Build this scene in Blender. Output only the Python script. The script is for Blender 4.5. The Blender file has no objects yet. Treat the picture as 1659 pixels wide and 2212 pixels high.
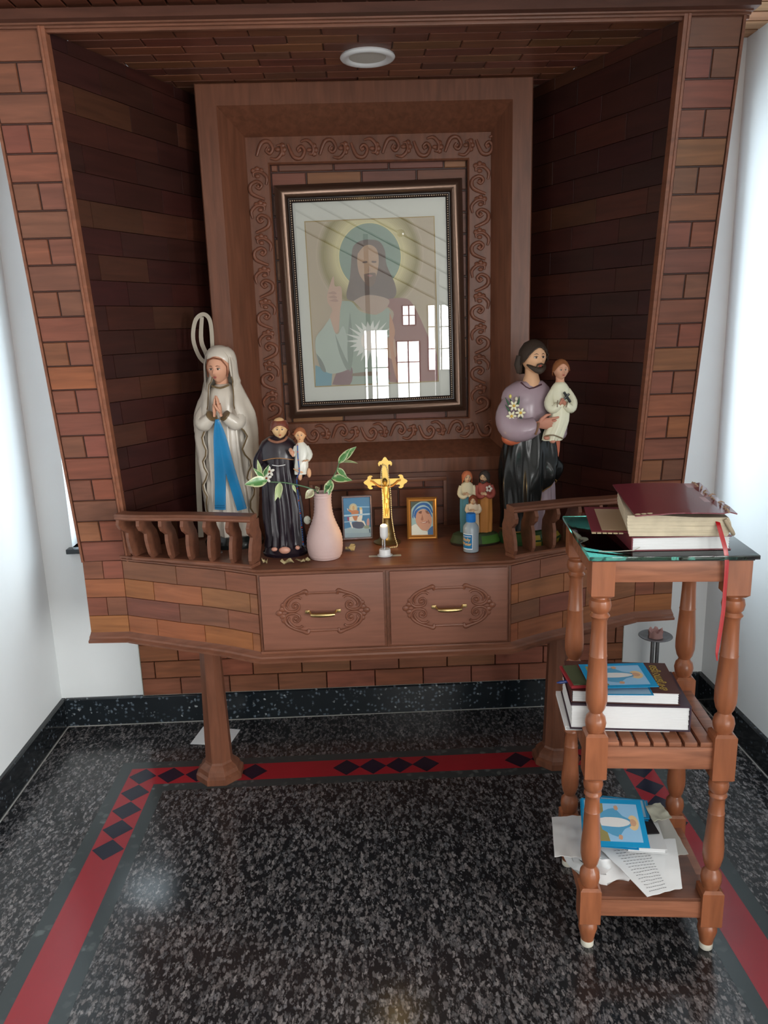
import bpy, bmesh, math, random
from math import sin, cos, pi, radians, sqrt, atan2
from mathutils import Vector, Matrix, noise
SC = bpy.context.scene
COL = SC.collection
V = Vector

# ------------------------------------------------------------------ camera
D = 2.4537
F = 1680.0
def cam_matrix(p, y, r):
    cy, sy, cp, sp, cr, sr = cos(y), sin(y), cos(p), sin(p), cos(r), sin(r)
    f = V((sy*cp, cy*cp, -sp)); rt = V((cy, -sy, 0)); dn = f.cross(rt)
    r2 = cr*rt + sr*dn; d2 = -sr*rt + cr*dn
    return Matrix(((r2.x, -d2.x, -f.x, 0), (r2.y, -d2.y, -f.y, -D), (r2.z, -d2.z, -f.z, 1.3), (0, 0, 0, 1)))
cd = bpy.data.cameras.new('camera')
cd.sensor_fit = 'VERTICAL'; cd.sensor_height = 36.0; cd.sensor_width = 27.0
cd.lens = F / 2212.0 * 36.0
cd.clip_start = 0.02
cam = bpy.data.objects.new('camera', cd); COL.objects.link(cam)
cam.matrix_world = cam_matrix(radians(13.55), radians(1.55), radians(1.7))
SC.camera = cam

# ------------------------------------------------------------------ world, exposure, daylight at the windows
SC.view_settings.view_transform = 'Standard'
SC.view_settings.look = 'None'
SC.view_settings.gamma = 1.0
SC.view_settings.use_curve_mapping = False
SC.view_settings.exposure = 0.85
w = bpy.data.worlds.new('daylight'); SC.world = w; w.use_nodes = True
w.node_tree.nodes['Background'].inputs[0].default_value = (0.80, 0.93, 1.0, 1)
w.node_tree.nodes['Background'].inputs[1].default_value = 1.3

def area(name, loc, rot, sx, sy, power, color=(0.76, 0.91, 1.0)):
    l = bpy.data.lights.new(name, 'AREA'); l.shape = 'RECTANGLE'; l.size = sx; l.size_y = sy
    l.energy = power; l.color = color
    o = bpy.data.objects.new(name, l); COL.objects.link(o); o.location = loc; o.rotation_euler = rot
    return o
# rear windows of the hall behind the camera, the widest added for light (light travels +Y)
area('daylight_rear_and_added_window', (1.40, -6.35, 1.0), (radians(90), 0, 0), 3.0, 1.4, 125, (1.0, .98, .95))
area('daylight_rear_high_windows', (0.55, -6.35, 2.95), (radians(90), 0, 0), 0.9, 0.7, 24, (1.0, .98, .95))
# big opening on the right side of the hall (light travels -X)
area('daylight_side_opening', (3.15, -3.6, 1.15), (0, radians(90), 0), 1.7, 2.4, 112, (1.0, .98, .95))
# two windows in the wall behind the altar (light travels -Y)
area('daylight_left_back_window', (-0.72, 0.22, 1.25), (radians(-90), 0, 0), 0.5, 1.25, 6.5)
area('daylight_right_back_window', (0.82, 0.22, 1.25), (radians(-90), 0, 0), 0.5, 1.25, 10)

# ------------------------------------------------------------------ materials
def new_mat(name):
    m = bpy.data.materials.new(name); m.use_nodes = True
    return m, m.node_tree, m.node_tree.nodes['Principled BSDF']
def mat(name, col, rough=0.5, metal=0.0, spec=0.5, coat=0.0, attr=False, bump=0.0, bscale=60.0, var=0.0, vscale=8.0, alpha=1.0, emis=0.0, trans=0.0, ior=1.5):
    m, nt, b = new_mat(name)
    b.inputs['Base Color'].default_value = (*col, 1); b.inputs['Roughness'].default_value = rough
    b.inputs['Metallic'].default_value = metal; b.inputs['Specular IOR Level'].default_value = spec
    b.inputs['Coat Weight'].default_value = coat; b.inputs['Coat Roughness'].default_value = 0.12
    b.inputs['Transmission Weight'].default_value = trans; b.inputs['IOR'].default_value = ior
    if emis: b.inputs['Emission Color'].default_value = (*col, 1); b.inputs['Emission Strength'].default_value = emis
    tc = nt.nodes.new('ShaderNodeTexCoord'); src = None
    if var:
        n = nt.nodes.new('ShaderNodeTexNoise'); n.inputs['Scale'].default_value = vscale; n.inputs['Detail'].default_value = 4
        nt.links.new(tc.outputs['Object'], n.inputs['Vector'])
        mp = nt.nodes.new('ShaderNodeMapRange'); mp.inputs['From Min'].default_value = .3; mp.inputs['From Max'].default_value = .7
        mp.inputs['To Min'].default_value = 1-var; mp.inputs['To Max'].default_value = 1+var
        nt.links.new(n.outputs['Fac'], mp.inputs['Value'])
        mx = nt.nodes.new('ShaderNodeMix'); mx.data_type = 'RGBA'; mx.blend_type = 'MULTIPLY'; mx.inputs['Factor'].default_value = 1
        mx.inputs['A'].default_value = (*col, 1); nt.links.new(mp.outputs['Result'], mx.inputs['B']); src = mx.outputs['Result']
    if attr:
        a = nt.nodes.new('ShaderNodeAttribute'); a.attribute_name = 'Col'
        mx = nt.nodes.new('ShaderNodeMix'); mx.data_type = 'RGBA'; mx.blend_type = 'MULTIPLY'; mx.inputs['Factor'].default_value = 1
        if src: nt.links.new(src, mx.inputs['A'])
        else: mx.inputs['A'].default_value = (*col, 1)
        nt.links.new(a.outputs['Color'], mx.inputs['B']); src = mx.outputs['Result']
    if src: nt.links.new(src, b.inputs['Base Color'])
    if bump:
        n = nt.nodes.new('ShaderNodeTexNoise'); n.inputs['Scale'].default_value = bscale; n.inputs['Detail'].default_value = 3
        nt.links.new(tc.outputs['Object'], n.inputs['Vector'])
        bp = nt.nodes.new('ShaderNodeBump'); bp.inputs['Strength'].default_value = bump; bp.inputs['Distance'].default_value = 0.002
        nt.links.new(n.outputs['Fac'], bp.inputs['Height']); nt.links.new(bp.outputs['Normal'], b.inputs['Normal'])
    return m
def wood(name, col, rough=0.42, stretch=(3, 30, 30), amt=0.22, coat=0.0, spec=0.35):
    """varnished wood: grain streaks stretched along the axis with the small scale, times the per-board colour"""
    m, nt, b = new_mat(name)
    b.inputs['Roughness'].default_value = rough; b.inputs['Specular IOR Level'].default_value = spec
    b.inputs['Coat Weight'].default_value = coat; b.inputs['Coat Roughness'].default_value = 0.2
    tc = nt.nodes.new('ShaderNodeTexCoord'); mp = nt.nodes.new('ShaderNodeMapping'); mp.inputs['Scale'].default_value = stretch
    a = nt.nodes.new('ShaderNodeAttribute'); a.attribute_name = 'Col'
    off = nt.nodes.new('ShaderNodeVectorMath'); off.operation = 'MULTIPLY_ADD'
    nt.links.new(a.outputs['Color'], off.inputs[0]); off.inputs[1].default_value = (3, 4, 5)
    nt.links.new(tc.outputs['Object'], off.inputs[2]); nt.links.new(off.outputs[0], mp.inputs['Vector'])
    n = nt.nodes.new('ShaderNodeTexNoise'); n.inputs['Scale'].default_value = 2.0; n.inputs['Detail'].default_value = 7; n.inputs['Distortion'].default_value = 0.6
    nt.links.new(mp.outputs['Vector'], n.inputs['Vector'])
    r = nt.nodes.new('ShaderNodeMapRange'); r.inputs['From Min'].default_value = .3; r.inputs['From Max'].default_value = .7
    r.inputs['To Min'].default_value = 1-amt; r.inputs['To Max'].default_value = 1+amt
    nt.links.new(n.outputs['Fac'], r.inputs['Value'])
    m1 = nt.nodes.new('ShaderNodeMix'); m1.data_type = 'RGBA'; m1.blend_type = 'MULTIPLY'; m1.inputs['Factor'].default_value = 1
    m1.inputs['A'].default_value = (*col, 1); nt.links.new(r.outputs['Result'], m1.inputs['B'])
    m2 = nt.nodes.new('ShaderNodeMix'); m2.data_type = 'RGBA'; m2.blend_type = 'MULTIPLY'; m2.inputs['Factor'].default_value = 1
    nt.links.new(m1.outputs['Result'], m2.inputs['A']); nt.links.new(a.outputs['Color'], m2.inputs['B'])
    nt.links.new(m2.outputs['Result'], b.inputs['Base Color'])
    bp = nt.nodes.new('ShaderNodeBump'); bp.inputs['Strength'].default_value = .15; bp.inputs['Distance'].default_value = .001
    nt.links.new(n.outputs['Fac'], bp.inputs['Height']); nt.links.new(bp.outputs['Normal'], b.inputs['Normal'])
    return m
def granite(name, base, specks, cell, thr, rough, fr=(.70, .38), stretch=(1, .55, 1), warp=.9):
    m, nt, b = new_mat(name)
    tc = nt.nodes.new('ShaderNodeTexCoord'); mp = nt.nodes.new('ShaderNodeMapping'); mp.inputs['Scale'].default_value = stretch
    nt.links.new(tc.outputs['Object'], mp.inputs['Vector'])
    ds = nt.nodes.new('ShaderNodeTexNoise'); ds.inputs['Scale'].default_value = cell*1.3; ds.inputs['Detail'].default_value = 2
    nt.links.new(mp.outputs['Vector'], ds.inputs['Vector'])
    ad = nt.nodes.new('ShaderNodeVectorMath'); ad.operation = 'MULTIPLY_ADD'
    nt.links.new(ds.outputs['Color'], ad.inputs[0]); ad.inputs[1].default_value = (warp/cell,)*3; nt.links.new(mp.outputs['Vector'], ad.inputs[2])
    vo = nt.nodes.new('ShaderNodeTexVoronoi'); vo.inputs['Scale'].default_value = cell; nt.links.new(ad.outputs[0], vo.inputs['Vector'])
    sp = nt.nodes.new('ShaderNodeSeparateColor'); nt.links.new(vo.outputs['Color'], sp.inputs['Color'])
    # clusters: large noise shifts the share of light grains
    big = nt.nodes.new('ShaderNodeTexNoise'); big.inputs['Scale'].default_value = cell/9; big.inputs['Detail'].default_value = 3
    nt.links.new(mp.outputs['Vector'], big.inputs['Vector'])
    sm = nt.nodes.new('ShaderNodeMath'); sm.operation = 'MULTIPLY_ADD'; sm.inputs[1].default_value = .8
    nt.links.new(big.outputs['Fac'], sm.inputs[0]); nt.links.new(sp.outputs['Red'], sm.inputs[2])
    r = nt.nodes.new('ShaderNodeMapRange'); r.inputs['From Min'].default_value = thr; r.inputs['From Max'].default_value = thr+.12
    nt.links.new(sm.outputs[0], r.inputs['Value'])
    fl = nt.nodes.new('ShaderNodeMapRange'); fl.inputs['From Min'].default_value = fr[0]; fl.inputs['From Max'].default_value = fr[1]
    nt.links.new(vo.outputs['Distance'], fl.inputs['Value'])
    mu = nt.nodes.new('ShaderNodeMath'); mu.operation = 'MULTIPLY'
    nt.links.new(r.outputs['Result'], mu.inputs[0]); nt.links.new(fl.outputs['Result'], mu.inputs[1])
    cr = nt.nodes.new('ShaderNodeValToRGB'); nt.links.new(sp.outputs['Green'], cr.inputs['Fac'])
    el = cr.color_ramp.elements; el[0].color = (*specks[0], 1); el[1].color = (*specks[-1], 1)
    for i, s in enumerate(specks[1:-1]): e = el.new((i+1)/(len(specks)-1)); e.color = (*s, 1)
    mx = nt.nodes.new('ShaderNodeMix'); mx.data_type = 'RGBA'; mx.inputs['A'].default_value = (*base, 1)
    nt.links.new(mu.outputs[0], mx.inputs['Factor']); nt.links.new(cr.outputs['Color'], mx.inputs['B'])
    nt.links.new(mx.outputs['Result'], b.inputs['Base Color']); b.inputs['Roughness'].default_value = rough
    b.inputs['Specular IOR Level'].default_value = .5
    return m

M = {}
M['brick'] = wood('brick_wood', (.92, .90, .78), rough=.42, stretch=(3, 3, 28))
M['brick_flat'] = wood('soffit_wood', (.92, .90, .78), rough=.42, stretch=(3, 28, 28))
M['wood'] = wood('red_brown_wood', (.180, .071, .041), rough=.4, stretch=(4, 30, 30))
M['woodv'] = wood('red_brown_wood_upright', (.165, .063, .035), rough=.38, stretch=(30, 30, 3))
M['woodd'] = wood('dark_red_brown_wood', (.11, .038, .022), rough=.38, stretch=(4, 30, 30))
M['drawer'] = wood('drawer_wood', (.235, .098, .064), rough=.42, stretch=(3, 30, 40), amt=.12)
M['carve'] = wood('carved_wood', (.19, .07, .040), rough=.33, stretch=(8, 8, 8), amt=.12)
M['stand'] = wood('teak_stand', (.31, .105, .046), rough=.3, stretch=(26, 26, 3), coat=.25)
M['standh'] = wood('teak_rail', (.32, .125, .068), rough=.38, stretch=(4, 30, 40), amt=.3)
M['plank'] = wood('pale_ceiling_plank', (.45, .25, .13), rough=.5, stretch=(3, 30, 30))
M['wall'] = mat('white_wall_paint', (.76, .79, .80), .85, spec=.2, var=.03, vscale=3)
M['hall'] = mat('hall_wall_paint', (.80, .80, .78), .9, spec=.2)
M['floor'] = granite('speckled_granite', (.012, .013, .015), [(.08, .074, .076), (.17, .152, .152), (.05, .053, .058), (.24, .22, .22), (.12, .12, .13)], 125, .52, .2, fr=(.66, .30), stretch=(1, .5, 1), warp=2.2)
M['skirt'] = granite('blue_pearl_granite', (.012, .016, .020), [(.05, .07, .09), (.16, .20, .24), (.50, .55, .56)], 85, 1.0, .10, fr=(.5, .2), stretch=(1, 1, 1))
M['skirts'] = granite('black_granite', (.008, .010, .012), [(.03, .04, .05), (.10, .12, .14)], 85, 1.15, .12, fr=(.5, .2), stretch=(1, 1, 1))
M['slate'] = granite('grey_border_stone', (.032, .042, .044), [(.04, .05, .055), (.10, .12, .12)], 60, 1.25, .18, stretch=(1, 1, 1))
M['red'] = mat('red_inlay', (.30, .012, .022), .18, var=.06, vscale=5)
M['blue'] = mat('dark_inlay', (.006, .006, .022), .15)
M['grout'] = mat('grout', (.35, .34, .32), .8)
M['white'] = mat('white_plastic', (.78, .79, .80), .3)
M['cap'] = mat('cream_cap', (.75, .72, .62), .4)
M['brass'] = mat('brass', (.55, .40, .18), .28, metal=1.0)
M['gold'] = mat('gold_paint', (.80, .55, .16), .30, metal=.6)
M['brassd'] = mat('aged_brass', (.22, .16, .07), .4, metal=.9)
M['steel'] = mat('steel', (.55, .55, .56), .25, metal=1.0)
M['tin'] = mat('dull_tin', (.22, .22, .23), .42, metal=.9, var=.2, vscale=30)
M['glass'] = mat('green_glass', (.18, .42, .36), .03, trans=.0, spec=.8)
M['paper'] = mat('paper', (.80, .81, .82), .8)
M['cream'] = mat('aged_paper', (.60, .52, .38), .85, var=.12, vscale=30)
M['maroon'] = mat('maroon_cover', (.17, .022, .035), .38, var=.08, vscale=20)
M['ink'] = mat('print_ink', (.06, .06, .07), .8)
def attr_mat(name, rough=.5, spec=.4, coat=0, bump=0, bscale=60): return mat(name, (1, 1, 1), rough, spec=spec, coat=coat, attr=True, bump=bump, bscale=bscale)
M['paint'] = attr_mat('statue_paint', .32, .5, coat=.3)
M['matte'] = attr_mat('matte_paint', .6, .3)
M['gloss'] = attr_mat('gloss_paint', .24, .35, coat=.15)
M['print'] = attr_mat('printed_paper', .55, .3)
M['clay'] = mat('pink_clay', (.60, .43, .41), .55, var=.06, vscale=14, bump=.3, bscale=90)
# thin picture glass: fresnel mirror over a clear pane
def pane_mat(name, ior=1.5):
    m = bpy.data.materials.new(name); m.use_nodes = True; nt = m.node_tree
    for n in list(nt.nodes):
        if n.type != 'OUTPUT_MATERIAL': nt.nodes.remove(n)
    out = [n for n in nt.nodes if n.type == 'OUTPUT_MATERIAL'][0]
    fr = nt.nodes.new('ShaderNodeFresnel'); fr.inputs['IOR'].default_value = ior
    tr = nt.nodes.new('ShaderNodeBsdfTransparent'); gl = nt.nodes.new('ShaderNodeBsdfGlossy'); gl.inputs['Roughness'].default_value = 0.0
    mx = nt.nodes.new('ShaderNodeMixShader')
    nt.links.new(fr.outputs[0], mx.inputs[0]); nt.links.new(tr.outputs[0], mx.inputs[1]); nt.links.new(gl.outputs[0], mx.inputs[2])
    nt.links.new(mx.outputs[0], out.inputs['Surface'])
    return m
M['pane'] = pane_mat('picture_glass', 2.0)
M['pane2'] = pane_mat('thin_picture_glass', 1.4)
M['holy'] = mat('frosted_bottle', (.42, .50, .56), .25, trans=.35, spec=.5)

# ------------------------------------------------------------------ mesh builder
class MB:
    def __init__(s): s.v = []; s.f = []; s.c = []; s.mi = []
    def add(s, vs, fs, col=(1, 1, 1), mi=0, X=None):
        n = len(s.v)
        for p in vs:
            p = V(p); s.v.append(X @ p if X else p)
        for f in fs: s.f.append([n+i for i in f]); s.c.append(col); s.mi.append(mi)
    def box(s, a, b, col=(1, 1, 1), mi=0, X=None, bev=0.0):
        (x0, y0, z0), (x1, y1, z1) = a, b
        if bev <= 0:
            vs = [(x0,y0,z0),(x1,y0,z0),(x1,y1,z0),(x0,y1,z0),(x0,y0,z1),(x1,y0,z1),(x1,y1,z1),(x0,y1,z1)]
            s.add(vs, [(0,3,2,1),(4,5,6,7),(0,1,5,4),(1,2,6,5),(2,3,7,6),(3,0,4,7)], col, mi, X); return
        bm = bmesh.new(); bmesh.ops.create_cube(bm, size=1)
        for v in bm.verts: v.co = V(((x0+x1)/2+v.co.x*(x1-x0), (y0+y1)/2+v.co.y*(y1-y0), (z0+z1)/2+v.co.z*(z1-z0)))
        bmesh.ops.bevel(bm, geom=bm.edges[:], offset=bev, segments=2, affect='EDGES', profile=.6)
        bm.verts.index_update(); s.add([v.co.copy() for v in bm.verts], [[v.index for v in f.verts] for f in bm.faces], col, mi, X); bm.free()
    def rings(s, rs, close=True, caps=(True, True), col=(1, 1, 1), mi=0, X=None):
        n = len(rs[0]); vs = [p for r in rs for p in r]; fs = []
        for i in range(len(rs)-1):
            for j in range(n if close else n-1):
                k = (j+1) % n; fs.append((i*n+j, i*n+k, (i+1)*n+k, (i+1)*n+j))
        if caps[0]: fs.append(tuple(reversed(range(n))))
        if caps[1]: fs.append(tuple((len(rs)-1)*n+j for j in range(n)))
        if callable(col):
            base = len(s.v)
            for p in vs: s.v.append(X @ V(p) if X else V(p))
            for f in fs:
                c = V((0,0,0))
                for i in f: c += V(vs[i])
                s.f.append([base+i for i in f]); s.c.append(col(c/len(f))); s.mi.append(mi)
        else: s.add(vs, fs, col, mi, X)
    def lathe(s, prof, c=(0, 0), n=24, col=(1, 1, 1), mi=0, X=None, sx=1, sy=1, caps=(True, True)):
        s.rings([[(c[0]+r*cos(2*pi*j/n)*sx, c[1]+r*sin(2*pi*j/n)*sy, z) for j in range(n)] for z, r in prof], col=col, mi=mi, X=X, caps=caps)
    def tube(s, pts, rad, n=8, col=(1, 1, 1), mi=0, X=None, flat=None, caps=(True, True)):
        """tube along pts; rad number or list; flat=(axis vector, factor) squashes the section along axis"""
        pts = [V(p) for p in pts]; m = len(pts)
        if not hasattr(rad, '__len__'): rad = [rad]*m
        up = V((0, 0, 1)); rs = []; prev = None
        for i, p in enumerate(pts):
            t = (pts[min(i+1, m-1)]-pts[max(i-1, 0)]).normalized()
            if prev is None:
                a = t.orthogonal().normalized()
            else:
                a = (prev - t*prev.dot(t)); a = a.normalized() if a.length > 1e-6 else t.orthogonal().normalized()
            prev = a; b = t.cross(a); ring = []
            for j in range(n):
                d = a*cos(2*pi*j/n)+b*sin(2*pi*j/n); d = d*rad[i]
                if flat: ax, k = flat; d = d-ax*d.dot(ax)*(1-k)
                ring.append(p+d)
            rs.append(ring)
        s.rings(rs, col=col, mi=mi, X=X, caps=caps)
    def ell(s, c, r, n=12, m=8, col=(1, 1, 1), mi=0, X=None, R=None):
        rs = []; c = V(c)
        for i in range(1, m):
            t = pi*i/m; ring = []
            for j in range(n):
                p = V((r[0]*sin(t)*cos(2*pi*j/n), r[1]*sin(t)*sin(2*pi*j/n), -r[2]*cos(t)))
                ring.append(c+(R @ p if R else p))
            rs.append(ring)
        tp = V((0, 0, r[2])); bt = V((0, 0, -r[2]))
        if R: tp = R @ tp; bt = R @ bt
        base = len(s.v); s.rings(rs, col=col, mi=mi, X=X, caps=(False, False))
        k = len(s.v); s.v += [X @ (c+bt) if X else c+bt, X @ (c+tp) if X else c+tp]
        cc = col if not callable(col) else col(c)
        for j in range(n):
            j2 = (j+1) % n
            s.f.append([k, base+j2, base+j]); s.c.append(cc); s.mi.append(mi)
            s.f.append([k+1, base+(m-2)*n+j, base+(m-2)*n+j2]); s.c.append(cc); s.mi.append(mi)
    def prism(s, poly, o, u, v, w0, w1, col=(1, 1, 1), mi=0, X=None):
        """2D polygon in plane (o,u,v) extruded along u x v from w0 to w1"""
        o, u, v = V(o), V(u), V(v); nrm = u.cross(v).normalized(); n = len(poly)
        s.rings([[o+u*a+v*b+nrm*w0 for a, b in poly], [o+u*a+v*b+nrm*w1 for a, b in poly]], col=col, mi=mi, X=X)
    def build(s, name, mats, parent=None, smooth=40, recalc=True):
        me = bpy.data.meshes.new(name)
        inv = None
        if parent is not None:
            r = parent
            while r.parent: r = r.parent
            inv = ROOTM.get(r.name, Matrix.Identity(4)).inverted()
        vs = [inv @ v for v in s.v] if inv is not None else s.v
        me.from_pydata(vs, [], s.f)
        for m in (mats if isinstance(mats, (list, tuple)) else [mats]): me.materials.append(M[m] if isinstance(m, str) else m)
        for p, mi in zip(me.polygons, s.mi): p.material_index = mi
        ca = me.color_attributes.new('Col', 'FLOAT_COLOR', 'CORNER')
        buf = []
        for p, c in zip(me.polygons, s.c): buf += [c[0], c[1], c[2], 1.0]*p.loop_total
        ca.data.foreach_set('color', buf)
        if recalc:
            bm = bmesh.new(); bm.from_mesh(me); bmesh.ops.recalc_face_normals(bm, faces=bm.faces[:]); bm.to_mesh(me); bm.free()
        if smooth:
            me.polygons.foreach_set('use_smooth', [True]*len(me.polygons)); me.set_sharp_from_angle(angle=radians(smooth))
        me.update()
        o = bpy.data.objects.new(name, me); COL.objects.link(o)
        if parent is not None: o.parent = parent
        return o
ROOTM = {}
def tag(o, label, cat, group=None):
    o['label'] = label; o['category'] = cat
    if group: o['group'] = group
    return o
def thing(name, label, cat, loc=(0, 0, 0), rz=0.0, group=None):
    o = bpy.data.objects.new(name, None); COL.objects.link(o)
    o.empty_display_size = .05; o.location = loc; o.rotation_euler = (0, 0, rz)
    ROOTM[o.name] = Matrix.Translation(V(loc)) @ Matrix.Rotation(rz, 4, 'Z')
    return tag(o, label, cat, group)
def struct(o): o['kind'] = 'structure'; return o
def sm(pts, k=4):
    """Catmull-Rom resample"""
    pts = [V(p) for p in pts]; out = []
    for i in range(len(pts)-1):
        p0, p1, p2, p3 = pts[max(i-1, 0)], pts[i], pts[i+1], pts[min(i+2, len(pts)-1)]
        for j in range(k):
            t = j/k
            out.append(.5*((2*p1)+(p2-p0)*t+(2*p0-5*p1+4*p2-p3)*t*t+(-p0+3*p1-3*p2+p3)*t**3))
    out.append(pts[-1]); return out
def sm1(vals, k=4): return [p.x for p in sm([(a, 0, 0) for a in vals], k)]
def srgb(r, g, b):
    f = lambda c: c/12.92 if c <= .04045 else ((c+.055)/1.055)**2.4
    return (f(r/255), f(g/255), f(b/255))
R_ = random.Random(7)
BR = [(.20, .072, .050), (.175, .062, .045), (.23, .085, .055), (.28, .11, .055), (.20, .075, .05), (.15, .052, .040), (.32, .13, .058)]
def bricks(mb, P, Lu, Lv, bu, bv, u0=0.0, gap=.0028, depth=.004, bev=.0018, pal=BR, useg=1, rng=R_, joints=None, rowpal=None, row_col=.35):
    rows = int(math.ceil(Lv/bv-1e-6)); n = max(1, useg)
    # groove bed
    for i in range(90 if useg > 1 else 1):
        k = 90 if useg > 1 else 1
        a, b = Lu*i/k, Lu*(i+1)/k
        mb.add([P(a, 0, 0), P(b, 0, 0), P(b, Lv, 0), P(a, Lv, 0)], [(0, 1, 2, 3)], (.05, .017, .012))
    for r in range(rows):
        v0, v1 = r*bv+gap/2, min((r+1)*bv, Lv)-gap/2
        if v1-v0 < .004: continue
        rc = rowpal[r % len(rowpal)] if rowpal else rng.choice(pal)
        js = joints(r) if joints else [u0+(bu/2 if r % 2 else 0)+k*bu for k in range(-2, int(Lu/bu)+4)]
        js = sorted([0]+[j for j in js if .01 < j < Lu-.01]+[Lu])
        for a, b in zip(js[:-1], js[1:]):
            c = rng.choice(pal) if rng.random() > row_col else rc
            c = tuple(x*(.9+.2*rng.random()) for x in c)
            a1, b1 = a+gap/2, b-gap/2; k = max(1, int(round((b1-a1)/.03))) if useg > 1 else 1
            rs = []
            for i in range(k+1):
                u = a1+(b1-a1)*i/k; e = bev if i == 0 else (-bev if i == k else 0)
                rs.append([P(u, v0, 0), P(u+e, v0+bev, depth), P(u+e, v1-bev, depth), P(u, v1, 0)])
            rs = [[P(a1, v0, 0), P(a1, v0, 0), P(a1, v1, 0), P(a1, v1, 0)]]+rs+[[P(b1, v0, 0), P(b1, v0, 0), P(b1, v1, 0), P(b1, v1, 0)]]
            mb.rings(rs, close=False, caps=(False, False), col=c)
def plane_map(o, du, dv, dn):
    o, du, dv, dn = V(o), V(du), V(dv), V(dn)
    return lambda u, v, d: o+du*u+dv*v+dn*d
# ================================================================== the room
WL, WR, CZ = -1.045, 1.15, 2.07
# floor with inlays
mb = MB()
mb.add([(-3, -6.6, 0), (3.4, -6.6, 0), (3.4, .0, 0), (-3, .0, 0)], [(0, 1, 2, 3)], mi=0)
def quad(x0, y0, x1, y1, z, mi): mb.add([(x0, y0, z), (x1, y0, z), (x1, y1, z), (x0, y1, z)], [(0, 1, 2, 3)], mi=mi)
SL0, SL1, SR0, SR1, ST0, ST1, YE = -.735, -.648, .742, .829, -.386, -.299, -2.4
bw = .036
quad(SL0-bw, YE, SL0, ST1+bw, .0003, 1); quad(SL1, YE, SL1+bw, ST0, .0003, 1)
quad(SR0-bw, YE, SR0, ST0, .0003, 1); quad(SR1, YE, SR1+bw, ST1+bw, .0003, 1)
quad(SL0, ST1, SR1, ST1+bw, .0003, 1); quad(SL1+bw, ST0-bw, SR0-bw, ST0, .0003, 1)
quad(SL0, YE, SL1, ST1, .0004, 2); quad(SR0, YE, SR1, ST1, .0004, 2); quad(SL1, ST0, SR0, ST1, .0004, 2)
def diamond(x, y, r=.041): mb.add([(x-r, y, .0007), (x, y-r, .0007), (x+r, y, .0007), (x, y+r, .0007)], [(0, 1, 2, 3)], mi=3)
ym = (ST0+ST1)/2
for k in range(5): diamond((SL0+SL1)/2, ym-k*.084); diamond((SR0+SR1)/2, ym-k*.084)
for x in (-.607, -.523, -.439, -.359, -.079, .001, .081, .161, .443, .523, .607, .69): diamond(x, ym)
struct(mb.build('floor', ['floor', 'slate', 'red', 'blue'], smooth=0, recalc=False))
# back wall with two window openings
def wall_with_holes(name, mapf, x0, x1, z0, z1, holes, th, mat_='wall'):
    xs = sorted({x0, x1, *[h[0] for h in holes], *[h[1] for h in holes]}); zs = sorted({z0, z1, *[h[2] for h in holes], *[h[3] for h in holes]})
    mb = MB()
    for i in range(len(xs)-1):
        for j in range(len(zs)-1):
            cx, cz = (xs[i]+xs[i+1])/2, (zs[j]+zs[j+1])/2
            if any(h[0] < cx < h[1] and h[2] < cz < h[3] for h in holes): continue
            a, b, c, d = [(xs[i], zs[j]), (xs[i+1], zs[j]), (xs[i+1], zs[j+1]), (xs[i], zs[j+1])]
            for t in (0, th): mb.add([mapf(p[0], p[1], t) for p in (a, b, c, d)], [(0, 1, 2, 3)])
    for h in holes:
        c = [(h[0], h[2]), (h[1], h[2]), (h[1], h[3]), (h[0], h[3])]
        for k in range(4): p, q = c[k], c[(k+1) % 4]; mb.add([mapf(p[0], p[1], 0), mapf(q[0], q[1], 0), mapf(q[0], q[1], th), mapf(p[0], p[1], th)], [(0, 1, 2, 3)])
    c = [(x0, z0), (x1, z0), (x1, z1), (x0, z1)]
    for k in range(4): p, q = c[k], c[(k+1) % 4]; mb.add([mapf(p[0], p[1], 0), mapf(q[0], q[1], 0), mapf(q[0], q[1], th), mapf(p[0], p[1], th)], [(0, 1, 2, 3)])
    return struct(mb.build(name, mat_, smooth=0, recalc=False))
HL = (-.945, -.50, .629, 1.86); HR = (.60, 1.045, .629, 1.86)
wall_with_holes('wall_back', lambda a, b, t: (a, t, b), WL-.15, WR+.15, 0, 2.3, [HL, HR], .12)
wall_with_holes('wall_left', lambda a, b, t: (WL-t, a, b), -1.75, 0, 0, 2.3, [], .12)
wall_with_holes('wall_right', lambda a, b, t: (WR+t, a, b), -1.75, 0, 0, 2.3, [], .12)
for n, h in ((1, HL), (2, HR)):
    f = MB()
    for a in ((h[0], .06, h[2]), (h[1]-.02, .06, h[2])): f.box(a, (a[0]+.02, .085, h[3]))
    f.box((h[0], .06, h[3]-.02), (h[1], .085, h[3])); f.box((h[0], .06, h[2]), (h[1], .085, h[2]+.02))
    wo = struct(f.build('window_%d' % n, 'white', smooth=0))
    sl = MB(); sl.box((h[0]-.012, -.03, h[2]-.016), (h[1]+.012, .06, h[2]), bev=.003); sl.build('window_sill', 'skirt', wo)
# wooden plank ceiling over the alcove
mb = MB(); y = 0.0; rr = random.Random(3)
mb.add([(WL, -1.7, CZ+.004), (WR, -1.7, CZ+.004), (WR, 0, CZ+.004), (WL, 0, CZ+.004)], [(0, 1, 2, 3)], (.1, .06, .04))
while y > -1.7:
    c = rr.uniform(.75, 1.15); mb.box((WL, max(y-.062, -1.7), CZ), (WR, y-.004, CZ+.02), (c, c*rr.uniform(.9, 1.05), c)); y -= .066
struct(mb.build('ceiling', 'plank', smooth=0))
mb = MB(); mb.box((WL-.12, -1.75, 2.10), (WR+.12, -1.6, 2.3)); mb.box((-3, -1.72, 2.3), (3.4, -1.6, 3.6)); struct(mb.build('trim_1', 'hall', smooth=0))
mb = MB()
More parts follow.
